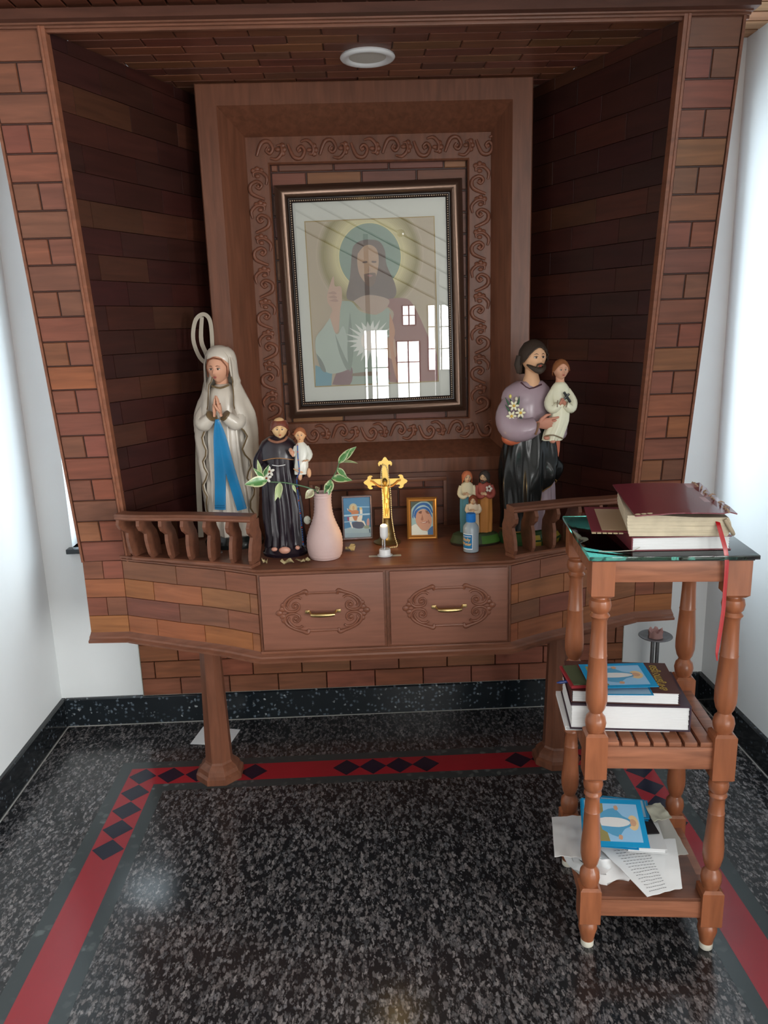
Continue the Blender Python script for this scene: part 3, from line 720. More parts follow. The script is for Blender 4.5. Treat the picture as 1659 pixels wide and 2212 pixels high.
def ribbon(mb, pts, wid, th, col, nrm=(0, -1, 0), k=3):
    p = sm(pts, k); wd = sm1(wid, k); nrm = V(nrm); rs = []
    for i, q in enumerate(p):
        t = (p[min(i+1, len(p)-1)]-p[max(i-1, 0)]).normalized(); s = t.cross(nrm).normalized()
        rs.append([q-s*wd[i]/2, q+nrm*th*.6, q+s*wd[i]/2, q+s*wd[i]/2-nrm*th, q-s*wd[i]/2-nrm*th])
    mb.rings(rs, col=col)

# ---- Mary: white robe, blue sash
WH = srgb(208, 199, 186); BRN = srgb(112, 92, 62); BLU = (.012, .19, .42)
t = thing('statue', 'tall white veiled woman statue with praying hands and long blue sash', 'statue', (-.372, -.29, ZT), group=None)
mb = MB(); mb.rings([[(-.372+a*cos(2*pi*j/24), -.285+b*sin(2*pi*j/24), z) for j in range(24)] for z, a, b in ((ZT, .082, .068), (.712, .084, .070), (.722, .078, .064), (.732, .072, .058))], col=(.012, .015, .014)); mb.build('base', 'gloss', t)
mb = MB()
robe(mb, [(.726, -.372, -.285, .064, .048, .10), (.80, -.372, -.288, .062, .047, .13), (.90, -.374, -.288, .060, .046, .11), (1.0, -.376, -.288, .056, .044, .08), (1.07, -.376, -.286, .052, .042, .04), (1.115, -.375, -.284, .050, .038, .02), (1.14, -.374, -.282, .036, .030, .0), (1.155, -.373, -.281, .020, .022, 0)], nf=13, col=WH, n=96)
mb.build('robe', 'paint', t, smooth=80)
# mantle with veil: open in front
mb = MB(); rows = [(.775, .072, .055, 1.00), (.83, .077, .058, .98), (.88, .080, .060, .92), (.93, .083, .060, .82), (.98, .085, .062, .74), (1.03, .086, .066, .66), (1.07, .083, .067, .56), (1.10, .073, .060, .50), (1.13, .060, .047, .60), (1.155, .049, .040, .70), (1.175, .042, .037, .66), (1.20, .040, .038, .60), (1.225, .038, .037, .62), (1.243, .031, .032, .35), (1.254, .018, .020, 0)]
rws = sm([(r[0], r[1], r[2]) for r in rows], 3); gp = sm1([r[3] for r in rows], 3); rs = []; edgeL = []; edgeR = []; cxm = -.374
for i, ((z, a, b), g_) in enumerate(zip(rws, gp)):
    wv = .12*sin(z*95)*(1 if z < 1.06 else 0); ring = []; cx_ = cxm+(.004 if z > 1.16 else 0)
    for side in (0, 1):
        pass
    g0, g1 = g_+wv, g_+.12*sin(z*80+2)*(1 if z < 1.06 else 0); N = 44
    cy_ = -.280
    for j in range(N+1):
        th = (-pi/2+g1)+(2*pi-g0-g1)*j/N; f = 1+(.035*sin(9*th+z*14) if z < 1.12 else .0)
        ring.append(V((cx_+a*cos(th)*f, cy_+b*sin(th)*f, z)))
    edgeR.append(ring[0]); edgeL.append(ring[-1])
    inner_ = [V((cx_+(p.x-cx_)*.93, cy_+(p.y-cy_)*.90, p.z)) for p in reversed(ring)]
    rs.append(ring+inner_)
mb.rings(rs, col=WH); mb.build('mantle', 'paint', t, smooth=80)
mb = MB()
for e in (edgeL, edgeR): mb.tube([p+V((0, -.001, 0)) for p in e if p.z < 1.075 or 1.118 < p.z < 1.17][:999] if False else [p+V((0, -.0012, 0)) for p in e if p.z < 1.07], .0021, 6, col=BRN)
for e in (edgeL, edgeR): mb.tube([p+V((0, -.0012, 0)) for p in e if 1.085 < p.z < 1.18], .0016, 6, col=BRN)
surf_tube(mb, [(-.398, -.312, 1.152), (-.374, -.322, 1.146), (-.352, -.312, 1.153)], .0026, BRN)
mb.build('gilt_edging', 'matte', t, smooth=80)
mb = MB()
for s in (-1, 1):   # sleeves
    cx_ = -.380
    mb.tube(sm([(cx_+s*.036, -.296, 1.105), (cx_+s*.050, -.316, 1.068), (cx_+s*.043, -.334, 1.052), (cx_+s*.018, -.349, 1.074)], 4), sm1([.014, .020, .021, .0150], 4), 12, col=WH)
    mb.tube([(cx_+s*.0195, -.3485, 1.0725), (cx_+s*.0165, -.3505, 1.0755)], .0160, 24, col=BRN)
mb.build('sleeve', 'paint', t, smooth=80)
mb = MB()
for s in (-1, 1): hand(mb, (-.381+s*.0085, -.3535, 1.080), (-s*.13, -.10, 1), (-s, 0, 0), .054, col=SK, curl=.05, thumb=-s if False else 1)
mb.build('hands', 'matte', t, smooth=80)
mb = MB()
ribbon(mb, [(-.383, -.356, 1.066), (-.384, -.352, 1.02), (-.386, -.348, .95), (-.391, -.345, .88), (-.396, -.345, .815)], [.010, .026, .031, .030, .030], .004, BLU)
ribbon(mb, [(-.381, -.357, 1.062), (-.375, -.353, 1.02), (-.365, -.349, .95), (-.351, -.345, .88), (-.337, -.341, .812)], [.008, .022, .027, .027, .027], .004, BLU)
for z in (.822, .828): mb.tube([(-.410, -.3485, z), (-.382, -.3485, z-.001)], .0005, 4, col=(.005, .04, .09))
mb.build('sash', 'gloss', t, smooth=50)
mb = MB(); T, k, Rm = head(mb, (-.378, -.292, 1.200), .084, yaw=radians(-12), pitch=radians(6), skin=SK, ears=False, jaw=.36, lips=(.40, .10, .09))
h_ = mb.build('head', 'matte', t, smooth=80)
mb = MB(); mb.tube([T(V((-.66*k, -.38*k, -.55*k))), T(V((-.68*k, -.42*k, .1*k))), T(V((-.45*k, -.62*k, .58*k))), T(V((0, -.78*k, .72*k))), T(V((.45*k, -.62*k, .58*k))), T(V((.68*k, -.42*k, .1*k))), T(V((.66*k, -.38*k, -.55*k)))], (.05*k), 6, col=srgb(130, 78, 55)); mb.build('hair', 'matte', h_, smooth=80)
# veil over the head
mb = MB(); rs = []
for i in range(13):
    t_ = i/12; ang = -pi/2; ring = []
    for j in range(25):
        a = radians(-38)+radians(256)*j/24
        kk = sin(pi*.5*min(1, (1-t_)*1.35+.0)) if t_ > .3 else 1
        z = 1.135+.118*t_; r = .043 if t_ < .55 else .043*sqrt(max(.0, 1-((t_-.55)/.45)**2.2))
        ring.append(V((-.376+cos(a)*r*(1.12-.1*t_), -.284+sin(a)*r*1.05, z)))
    rs.append(ring)
mb.rings(rs, close=False, caps=(False, False), col=WH)
mb.ell((-.377, -.280, 1.222), (.0400, .0395, .037), 28, 16, col=WH)
mb.build('veil', 'paint', t, smooth=80)

# white satin ribbon looped behind her
t = MB()
ribbon(t, [(-.418, -.205, 1.20), (-.444, -.21, 1.225), (-.458, -.21, 1.275), (-.448, -.21, 1.325), (-.425, -.21, 1.342), (-.408, -.21, 1.325), (-.406, -.21, 1.27), (-.412, -.205, 1.20)], [.011]*8, .001, srgb(170, 160, 145), nrm=(.35, -.94, 0), k=7)
ribbon(t, [(-.430, -.205, 1.335), (-.438, -.2, 1.27), (-.425, -.2, 1.20), (-.46, -.21, 1.05), (-.475, -.215, .90), (-.482, -.22, .705)], [.010, .012, .012, .014, .015, .015], .001, srgb(170, 160, 145), nrm=(.2, -.98, 0), k=6)
tag(t.build('satin_ribbon', 'matte', None, smooth=60), 'long off-white satin ribbon looped and hanging behind the blue-sashed statue', 'ribbon')
# small red electric candle at her feet
c = thing('electric_candle', 'tiny electric candle with a red flame tip in front of the blue-sashed statue', 'candle', (-.405, -.375, ZT))
mb = MB(); mb.lathe([(ZT, .012), (.703, .012), (.704, .007), (.752, .006)], (-.405, -.375), 14, col=(.3, .3, .3)); mb.build('candle_stick', 'matte', c)
mb = MB(); mb.lathe([(.752, .003), (.757, .0055), (.764, .005), (.776, .0008)], (-.405, -.375), 12, col=(.65, .01, .02)); mb.build('flame_tip', 'gloss', c)

# ---- Joseph carrying the child, lilies
LIL = srgb(166, 146, 156); ORG = srgb(205, 110, 78); BLK = (.010, .011, .011); CRM = srgb(226, 224, 198)
jx = .462
t = thing('statue', 'tall bearded man statue in lilac tunic and black cloak carrying a child', 'statue', (jx, -.36, ZT))
mb = MB(); rs = [[(jx+a*cos(2*pi*j/28)*(1+.04*sin(5*j)), -.36+b*sin(2*pi*j/28)*(1+.04*sin(4*j)), z) for j in range(28)] for z, a, b in ((ZT, .088, .066), (.712, .090, .068), (.716, .086, .064), (.728, .078, .058), (.736, .05, .04))]
mb.rings(rs, col=lambda p: (.02, .07, .02) if sin(p.x*210)+cos(p.z*300) > -1.0 or p.x < jx-.02 else (.45, .34, .05)); mb.build('base', 'paint', t)
mb = MB()
robe(mb, [(.738, jx+.010, -.36, .055, .040, .08), (.80, jx+.012, -.36, .056, .040, .10), (.90, jx+.008, -.36, .055, .040, .05), (1.0, jx-.004, -.36, .056, .042, .02), (1.06, jx-.012, -.36, .064, .046, .01), (1.10, jx-.012, -.358, .068, .044, 0), (1.125, jx-.010, -.356, .058, .036, 0), (1.142, jx-.004, -.355, .034, .027, 0)], nf=11, col=LIL)
mb.build('tunic', 'gloss', t, smooth=80)
mb = MB()   # black cloak skirt with slanting hem
rws = [(1.035, jx+.002, -.362, .052, .046, .02), (1.0, jx, -.363, .064, .050, .05), (.95, jx-.002, -.363, .074, .054, .09), (.88, jx+.000, -.363, .080, .056, .11), (.82, jx+.000, -.362, .078, .055, .12), (.775, jx, -.361, .074, .053, .12), (.735, jx-.004, -.36, .070, .050, .12)]
rr2 = sm([(r[0], r[1], r[2]) for r in rws], 3); ab = sm([(r[3], r[4], r[5]) for r in rws], 3); rs = []
for (z, cx_, cy_), (a, b, f) in zip(rr2, ab):
    ring = []
    for j in range(90):
        th = 2*pi*j/90; hem = .0
        zz = z
        if z < .93: zz = z+(.93-z)*(max(0, cos(th+.35))*.72 if sin(th) < .6 else 0)
        fo = 1+f*sin(7*th+1.2*sin(z*17)+.8*cos(2*th))+f*.35*sin(15*th+z*11)
        ring.append((cx_+a*cos(th)*fo, cy_+b*sin(th)*fo, zz))
    rs.append(ring)
mb.rings(rs, col=BLK, caps=(False, False)); lasthem = rs[-1]
cl = mb.build('cloak', 'gloss', t, smooth=80)
mb = MB(); mb.tube([V(p) for p in lasthem]+[V(lasthem[0])], .0018, 5, col=srgb(130, 95, 50)); mb.build('cloak_hem', 'matte', cl, smooth=80)
mb = MB()   # orange lining at the right back and under the elbow
mb.rings([[(jx+.050+dx, -.350+dy, z) for dx, dy in ((0, -.02), (w1, -.012), (w1, .012), (0, .02))] for z, w1 in ((1.05, .030), (1.0, .032), (.95, .030), (.90, .022), (.86, .012), (.80, .010), (.74, .012))], col=ORG)
mb.ell((jx-.052, -.385, .994), (.032, .030, .022), 18, 10, col=ORG)
mb.build('cloak_lining', 'paint', t, smooth=60)
mb = MB()   # sleeves
mb.tube(sm([(jx-.052, -.365, 1.112), (jx-.068, -.378, 1.06), (jx-.060, -.398, 1.022), (jx-.025, -.412, 1.018), (jx+.004, -.415, 1.030)], 4), sm1([.012, .030, .034, .030, .023], 4), 14, col=LIL); mb.build('sleeve', 'gloss', t, smooth=80); mb = MB()
mb.tube(sm([(jx+.045, -.36, 1.10), (jx+.066, -.37, 1.05), (jx+.072, -.385, 1.005), (jx+.070, -.395, 1.015)], 4), sm1([.010, .023, .022, .014], 4), 12, col=LIL)
mb.build('sleeve', 'gloss', t, smooth=80)
mb = MB(); mb.tube(sm([(jx+.003, -.440, 1.040), (jx+.001, -.441, 1.025), (jx-.004, -.437, 1.008)], 3), .0028, 6, col=srgb(125, 90, 65)); mb.tube(sm([(jx-.032, -.378, 1.140), (jx-.012, -.392, 1.124), (jx+.022, -.385, 1.134)], 3), .0022, 6, col=srgb(75, 45, 50)); mb.build('gilt_edging', 'matte', t, smooth=80)
mb = MB(); hand(mb, (jx+.004, -.428, 1.032), (1, -.10, .14), (0, 1, .25), .072, col=SKr, curl=.25); mb.build('hand', 'matte', t, smooth=80)
mb = MB(); hand(mb, (jx+.078, -.405, 1.018), (-.6, -.6, .35), (0, -1, -.3), .046, col=SKr, curl=.4); mb.build('hand', 'matte', t, smooth=80)
mb = MB(); T, k, Rm = head(mb, (jx+.001, -.372, 1.205), .086, yaw=radians(16), skin=SK2, beard=(.05, .035, .025), ears=True, brow=(.05, .03, .02)); h_ = mb.build('head', 'matte', t, smooth=80)
mb = MB(); hair_cap(mb, T, k, (.050, .034, .025), front=.58, back=-1.0, sidez=-.25, vol=1.10, wav=.05, n=44)
mb.tube([T(V((-.78*k, .25*k, .1*k))), T(V((-.86*k, .3*k, -.45*k))), T(V((-.75*k, .35*k, -.95*k)))], [.22*k, .26*k, .16*k], 8, col=(.05, .036, .028)); mb.build('hair', 'matte', h_, smooth=80)
# lilies on the shoulder
lf = MB()
for i, (x, z) in enumerate(((jx-.058, 1.083), (jx-.040, 1.064), (jx-.064, 1.056))):
    for q_ in range(6):
        a = q_*pi/3; lf.ell((x+.008*cos(a), -.417, z+.008*sin(a)), (.0062, .0022, .0034), 8, 5, col=srgb(240, 236, 205), R=Matrix.Rotation(-a, 3, 'Y'))
    lf.ell((x, -.4195, z), (.0038, .0025, .0038), 8, 5, col=(.75, .45, .05))
lf.ell((jx-.066, -.409, 1.107), (.004, .004, .0055), 8, 6, col=(.75, .65, .15)); lf.ell((jx-.050, -.409, 1.100), (.004, .004, .0055), 8, 6, col=(.75, .7, .5))
for a, b in (((jx-.078, 1.104), (jx-.068, 1.082)), ((jx-.066, 1.100), (jx-.060, 1.085)), ((jx-.041, 1.106), (jx-.046, 1.080)), ((jx-.078, 1.085), (jx-.067, 1.066)), ((jx-.052, 1.045), (jx-.034, 1.049)), ((jx-.051, 1.096), (jx-.047, 1.080))):
    lf.tube([(a[0], -.404, a[1]), ((a[0]+b[0])/2, -.410, (a[1]+b[1])/2), (b[0], -.410, b[1])], [.0006, .0022, .002], 6, col=(.01, .10, .03))
lf.build('lilies', 'paint', t, smooth=70)
# the child on his arm (carved in one piece with the statue)
qx, qy = jx+.066, -.405
mb = MB(); robe(mb, [(.990, qx-.022, qy-.018, .026, .020, .10), (1.01, qx-.016, qy-.016, .028, .022, .06), (1.04, qx-.004, qy-.012, .027, .022, .03), (1.07, qx, qy-.008, .025, .020, .02), (1.10, qx, qy-.004, .026, .018, 0), (1.125, qx, qy, .024, .015, 0), (1.140, qx, qy, .012, .010, 0)], nf=7, col=CRM)
for s in (-1, 1): mb.tube(sm([(qx+s*.021, qy-.003, 1.122), (qx+s*.031, qy-.010, 1.09), (qx+s*.024, qy-.022, 1.072), (qx+s*.008, qy-.026, 1.084)], 4), sm1([.005, .013, .013, .010], 4), 10, col=CRM)
ch = mb.build('child', 'paint', t, smooth=80)
mb = MB(); T, k, Rm = head(mb, (qx+.001, qy, 1.172), .052, yaw=radians(4), skin=SK, brow=(.18, .1, .06), iris=(.12, .08, .05)); hair_cap(mb, T, k, srgb(150, 95, 60), front=.62, back=-.6, sidez=-.1, vol=1.08)
for s in (-1, 1): hand(mb, (qx+s*.007, qy-.028, 1.083), (-s*.5, -.1, .9), (-s*.6, -.7, 0), .024, col=SKr, curl=.4)
for x_, z_ in ((qx-.040, .998), (qx-.024, .989)): mb.ell((x_, qy-.030, z_), (.008, .013, .006), 10, 6, col=SKr)
mb.build('child_head', 'matte', ch, smooth=80)
mb = MB(); mb.tube([(qx+.002, qy-.034, 1.116), (qx+.020, qy-.030, 1.090)], .0035, 6, col=BLK); mb.tube([(qx+.004, qy-.032, 1.098), (qx+.016, qy-.033, 1.112)], .0032, 6, col=BLK)
surf_tube(mb, [(qx-.045, qy-.036, 1.004), (qx-.025, qy-.041, 1.006), (qx+.0, qy-.038, .996)], .0018, BRN); surf_tube(mb, [(qx-.014, qy-.035, 1.096), (qx-.015, qy-.036, 1.078)], .0016, BRN); surf_tube(mb, [(qx+.013, qy-.034, 1.092), (qx+.008, qy-.036, 1.077)], .0016, BRN)
mb.build('child_cross', 'paint', ch, smooth=60)
# ---- dark red pot at the far right of the shelf
mb = MB(); mb.lathe([(ZT, .018), (.712, .022), (.735, .027), (.76, .022), (.768, .014), (.772, .016), (.768, .011), (.74, .01)], (.615, -.33), 20); o = mb.build('clay_pot', mat('dark_red_glaze', (.10, .02, .012), .25), None)
tag(o, 'small dark red glazed pot in the shadow behind the right balustrade', 'pot')

# ---- Anthony with the child
ax, ay = -.214, -.405
BK2 = (.016, .010, .017)
t = thing('statue', 'dark robed friar statue with tonsure holding a child, beside the pink vase', 'statue', (ax, ay, ZT))
mb = MB(); mb.rings([[(ax-.002+a*cos(2*pi*j/28), ay+b*sin(2*pi*j/28), z) for j in range(28)] for z, a, b in ((ZT, .060, .046), (.708, .062, .048), (.711, .058, .044), (.724, .054, .040), (.730, .044, .034))], col=BK2); mb.build('base', 'gloss', t)
mb = MB()
robe(mb, [(.722, ax, ay, .054, .040, .10), (.75, ax, ay, .050, .038, .12), (.80, ax-.002, ay, .050, .037, .12), (.86, ax-.004, ay, .048, .035, .10), (.91, ax-.006, ay, .044, .033, .06), (.945, ax-.006, ay, .042, .032, .03), (.975, ax-.006, ay, .044, .033, .01), (1.0, ax-.006, ay, .044, .030, 0), (1.014, ax-.005, ay, .034, .024, 0), (1.024, ax-.004, ay, .018, .017, 0)], nf=14, col=BK2, n=100)
mb.build('habit', 'paint', t, smooth=80)
mb = MB(); rs = []
for z, a, b in ((.966, .052, .040), (.972, .051, .039), (.995, .050, .035), (1.010, .041, .028), (1.020, .026, .022), (1.024, .018, .018)):
    rs.append([(ax-.006+a*cos(2*pi*j/40), ay+b*sin(2*pi*j/40), z+(.004*sin(3*2*pi*j/40) if z < .98 else 0)) for j in range(40)])
mb.rings(rs, col=BK2, caps=(True, False)); cp = mb.build('cape', 'paint', t, smooth=80)
mb = MB(); mb.tube([V(p) for p in rs[0]]+[V(rs[0][0])], .0014, 5, col=srgb(165, 120, 80)); mb.build('cape_edge', 'matte', cp, smooth=80)
mb = MB(); mb.tube(sm([(ax-.026, ay-.022, 1.018), (ax-.020, ay-.026, 1.014), (ax-.004, ay-.029, 1.010), (ax+.014, ay-.024, 1.014), (ax+.020, ay-.014, 1.020)], 3), .0036, 8, col=srgb(140, 95, 75)); mb.build('hood_collar', 'matte', t, smooth=80)
mb = MB(); mb.tube(sm([(ax-.020, ay-.0335, .951), (ax-.004, ay-.0375, .949), (ax+.014, ay-.0345, .951)], 3), .0014, 6, col=(.75, .75, .75)); mb.build('rope_belt', 'matte', t, smooth=80)
mb = MB()
mb.tube(sm([(ax-.040, ay-.004, 1.0), (ax-.054, ay-.012, .965), (ax-.052, ay-.026, .94), (ax-.036, ay-.036, .945)], 4), sm1([.007, .016, .016, .013], 4), 12, col=BK2); mb.build('sleeve', 'gloss', t, smooth=80); mb = MB()
mb.tube(sm([(ax+.028, ay-.004, 1.0), (ax+.044, ay-.012, .965), (ax+.050, ay-.026, .93), (ax+.056, ay-.034, .925)], 4), sm1([.007, .015, .015, .012], 4), 12, col=BK2); mb.build('sleeve', 'gloss', t, smooth=80)
mb = MB(); hand(mb, (ax-.042, ay-.037, .938), (-.45, -.2, -.85), (.5, -.8, 0), .040, col=SK2, curl=.4); mb.build('hand', 'matte', t, smooth=80)
mb = MB(); hand(mb, (ax+.062, ay-.036, .930), (-.75, -.5, .25), (0, -.2, 1), .036, col=SK2, curl=.4); mb.build('hand', 'matte', t, smooth=80)
mb = MB(); T, k, Rm = head(mb, (ax+.002, ay-.008, 1.044), .056, yaw=radians(6), pitch=radians(3), skin=srgb(232, 190, 140), brow=(.12, .06, .04), lips=(.55, .10, .06)); h_ = mb.build('head', 'matte', t, smooth=80)
mb = MB(); hair_cap(mb, T, k, srgb(120, 62, 48), front=.40, back=-.55, sidez=-.1, vol=1.09, wav=.06, tonsure=True, n=44); mb.build('hair', 'paint', h_, smooth=80)
qx, qy = ax+.057, ay-.022; W2 = srgb(222, 222, 212)
mb = MB(); robe(mb, [(.925, qx-.004, qy-.012, .016, .013, .1), (.945, qx-.002, qy-.010, .018, .015, .06), (.97, qx, qy-.006, .017, .014, .03), (.992, qx, qy-.003, .019, .012, 0), (1.003, qx, qy, .012, .010, 0), (1.008, qx, qy, .006, .006, 0)], nf=7, col=W2, n=48)
mb.tube(sm([(qx+.014, qy-.002, .996), (qx+.022, qy-.008, .975), (qx+.016, qy-.018, .962)], 3), sm1([.006, .008, .006], 3), 8, col=W2); mb.tube(sm([(qx-.013, qy-.002, .996), (qx-.018, qy-.010, .982), (qx-.020, qy-.018, .975)], 3), sm1([.006, .007, .005], 3), 8, col=W2)
ch = mb.build('child', 'paint', t, smooth=80)
mb = MB(); T, k, Rm = head(mb, (qx-.001, qy-.002, 1.027), .038, yaw=0, skin=srgb(230, 180, 135), brow=(.2, .1, .06)); hair_cap(mb, T, k, srgb(170, 105, 70), front=.60, back=-.5, sidez=.0, vol=1.08)
hand(mb, (qx-.021, qy-.020, .976), (-.35, -.2, 1), (0, -1, 0), .024, col=SK, curl=.1); hand(mb, (qx+.016, qy-.021, .962), (-.6, -.4, 0), (0, -.3, -1), .018, col=SK2, curl=.5)
for x_, z_ in ((qx+.018, .928), (qx-.006, .921)): mb.ell((x_, qy-.016, z_), (.006, .008, .013), 10, 6, col=SK2)
mb.build('child_head', 'matte', ch, smooth=80)
mb = MB(); pk = srgb(205, 150, 130)
mb.ell((ax+.0, ay-.046, .722), (.016, .007, .010), 12, 8, col=pk); mb.ell((ax-.028, ay-.040, .724), (.009, .006, .006), 10, 6, col=pk); mb.ell((ax+.034, ay-.036, .725), (.007, .006, .006), 10, 6, col=pk)
mb.build('feet_and_rose', 'paint', t, smooth=80)
# rosary of blue beads draped down the friar statue
mb = MB(); pth = sm([(qx-.008, qy-.018, 1.002), (qx-.008, qy-.024, .97), (qx-.006, qy-.030, .935), (ax+.042, ay-.034, .91), (ax+.044, ay-.041, .86), (ax+.048, ay-.042, .80), (ax+.050, ay-.042, .735)], 12)
for i, p in enumerate(pth[::1]): mb.ell(p, (.0018, .0018, .0022), 6, 4, col=(.02, .10, .35) if i % 7 else (.4, .02, .02))
tag(mb.build('rosary', 'paint', None, smooth=80), 'thin blue bead rosary hanging down the right side of the friar statue', 'rosary')

# ---- holy family group
fx, fy = .308, -.372
t = thing('statuette_group', 'small painted statuette of a couple and boy, behind the plastic bottle', 'statuette', (fx, fy, ZT))
mb = MB(); mb.rings([[(fx+a*cos(2*pi*j/32), fy+b*sin(2*pi*j/32), z) for j in range(32)] for z, a, b in ((ZT, .068, .040), (.707, .070, .042), (.711, .069, .041), (.728, .062, .035), (.733, .05, .03))], col=lambda p: (.025, .012, .008) if p.z < .708 else ((.05, .14, .02) if p.x > fx+.01 and p.z < .722 else (.035, .055, .025))); mb.build('base', 'matte', t)
def small_fig(name, cx, cy, z0, z1, colr, top, hair, wid, headh, yaw, beardc=None, split=.62):
    H = z1-z0; mb = MB()
    def cf(p): return top if p.z > z0+H*split-.0 else colr
    robe(mb, [(z0, cx, cy, wid*.95, wid*.7, .10), (z0+H*.2, cx, cy, wid, wid*.72, .12), (z0+H*.45, cx, cy, wid*.98, wid*.72, .09), (z0+H*.6, cx, cy, wid*1.0, wid*.75, .05), (z0+H*.72, cx, cy, wid*1.02, wid*.7, .02), (z0+H*.79, cx, cy, wid*.8, wid*.55, 0), (z0+H*.83, cx, cy, wid*.35, wid*.35, 0)], nf=8, col=cf, n=48)
    for s in (-1, 1): mb.tube(sm([(cx+s*wid*.85, cy, z0+H*.76), (cx+s*wid*1.1, cy-wid*.3, z0+H*.64), (cx+s*wid*.6, cy-wid*.8, z0+H*.60), (cx+s*wid*.1, cy-wid*.95, z0+H*.635)], 3), sm1([wid*.32, wid*.38, wid*.34, wid*.22], 3), 8, col=top)
    f = mb.build(name, 'matte', t, smooth=80)
    mb = MB(); T, k, Rm = head(mb, (cx, cy-.002, z1-headh*.52), headh, yaw=yaw, skin=srgb(205, 170, 135), beard=beardc, brow=(.1, .06, .04), ears=False); hair_cap(mb, T, k, hair, front=.55, back=-1.2, sidez=-.85, vol=1.14)
    hand(mb, (cx+wid*.12, cy-wid*1.0, z0+H*.635), (-.9, -.1, .3), (0, -1, 0), headh*.6, col=srgb(205, 170, 135), curl=.4)
    mb.build('figure_head', 'matte', f, smooth=80)
small_fig('mother_figure', .286, fy, .730, .906, srgb(70, 120, 135), srgb(205, 195, 165), srgb(190, 110, 75), .019, .033, radians(5))
small_fig('father_figure', .334, fy, .730, .905, srgb(178, 118, 58), srgb(150, 72, 62), (.045, .035, .03), .021, .034, radians(-30), beardc=(.05, .035, .03), split=.58)
small_fig('boy_figure', .300, fy-.018, .726, .842, srgb(205, 185, 155), srgb(208, 190, 165), srgb(120, 60, 38), .016, .028, radians(-12))
mb = MB()
for i in range(5): mb.ell((.343+.006*cos(i*1.3), fy-.022, .858+.006*sin(i*1.3)), (.004, .003, .004), 6, 4, col=(.6, .55, .5))
mb.tube([(.326, fy-.020, .838), (.341, fy-.021, .856)], .0012, 5, col=(.05, .04, .03)); mb.build('lily_staff', 'matte', t, smooth=80)

# ---- holy water bottle
bx, by = .285, -.453
t = thing('plastic_bottle', 'small clear plastic bottle with bright blue cap and blue label', 'bottle', (bx, by, ZT))
mb = MB(); mb.lathe([(ZT+.0005, .0175), (.7025, .0205), (.766, .0212), (.772, .0195), (.780, .0130), (.782, .0115), (.790, .0115)], (bx, by), 32); mb.build('bottle_body', 'holy', t, smooth=50)
mb = MB(); mb.lathe([(.783, .0122), (.784, .0128), (.8045, .0122), (.806, .011)], (bx, by), 32, col=(.01, .17, .55)); 
for j in range(24): a = 2*pi*j/24; mb.tube([(bx+.0128*cos(a), by+.0128*sin(a), .785), (bx+.0124*cos(a), by+.0124*sin(a), .803)], .0004, 4, col=(.01, .17, .55))
mb.build('cap', 'matte', t, smooth=40)
mb = MB()
def cyl(a0, a1, z0, z1, r, col): 
    n_ = 10; rs = [[(bx+r*cos(a0+(a1-a0)*i/n_), by+r*sin(a0+(a1-a0)*i/n_), z0), (bx+r*cos(a0+(a1-a0)*i/n_), by+r*sin(a0+(a1-a0)*i/n_), z1)] for i in range(n_+1)]
    mb.rings(rs, close=False, caps=(False, False), col=col)
A = lambda dg: radians(-90+dg)
cyl(A(-78), A(3), .7110, .7535, .02130, (.75, .78, .8)); cyl(A(-76), A(0), .7135, .7515, .02145, (.01, .16, .36)); cyl(A(-74), A(-8), .7455, .7475, .02155, (.6, .6, .75))
lb = mb.build('label', 'print', t, smooth=0)
def text_mesh(body, size, name, matn, parent, place, col=(1, 1, 1), extrude=0.0, bend=None):
    cu = bpy.data.curves.new(name, 'FONT'); cu.body = body; cu.size = size; cu.extrude = extrude; cu.offset = size*.025; cu.align_x = 'CENTER'; cu.align_y = 'CENTER'
    tmp = bpy.data.objects.new(name+'_src', cu); COL.objects.link(tmp)
    dg = bpy.context.evaluated_depsgraph_get(); me = tmp.evaluated_get(dg).to_mesh()
    m_ = MB(); m_.add([place(v.co) for v in me.vertices], [list(p.vertices) for p in me.polygons], col)
    tmp.evaluated_get(dg).to_mesh_clear(); bpy.data.objects.remove(tmp)
    return m_.build(name, matn, parent, smooth=0, recalc=False)
def wrap(deg0, z0): return lambda p: V((bx+.0218*cos(A(deg0)+p.x/.0218), by+.0218*sin(A(deg0)+p.x/.0218), z0+p.y))
text_mesh('Holy', .013, 'label_text', 'print', lb, wrap(-46, .7375), (.75, .45, .12))
text_mesh('Water', .0115, 'label_text', 'print', lb, wrap(-46, .7255), (.75, .45, .12))

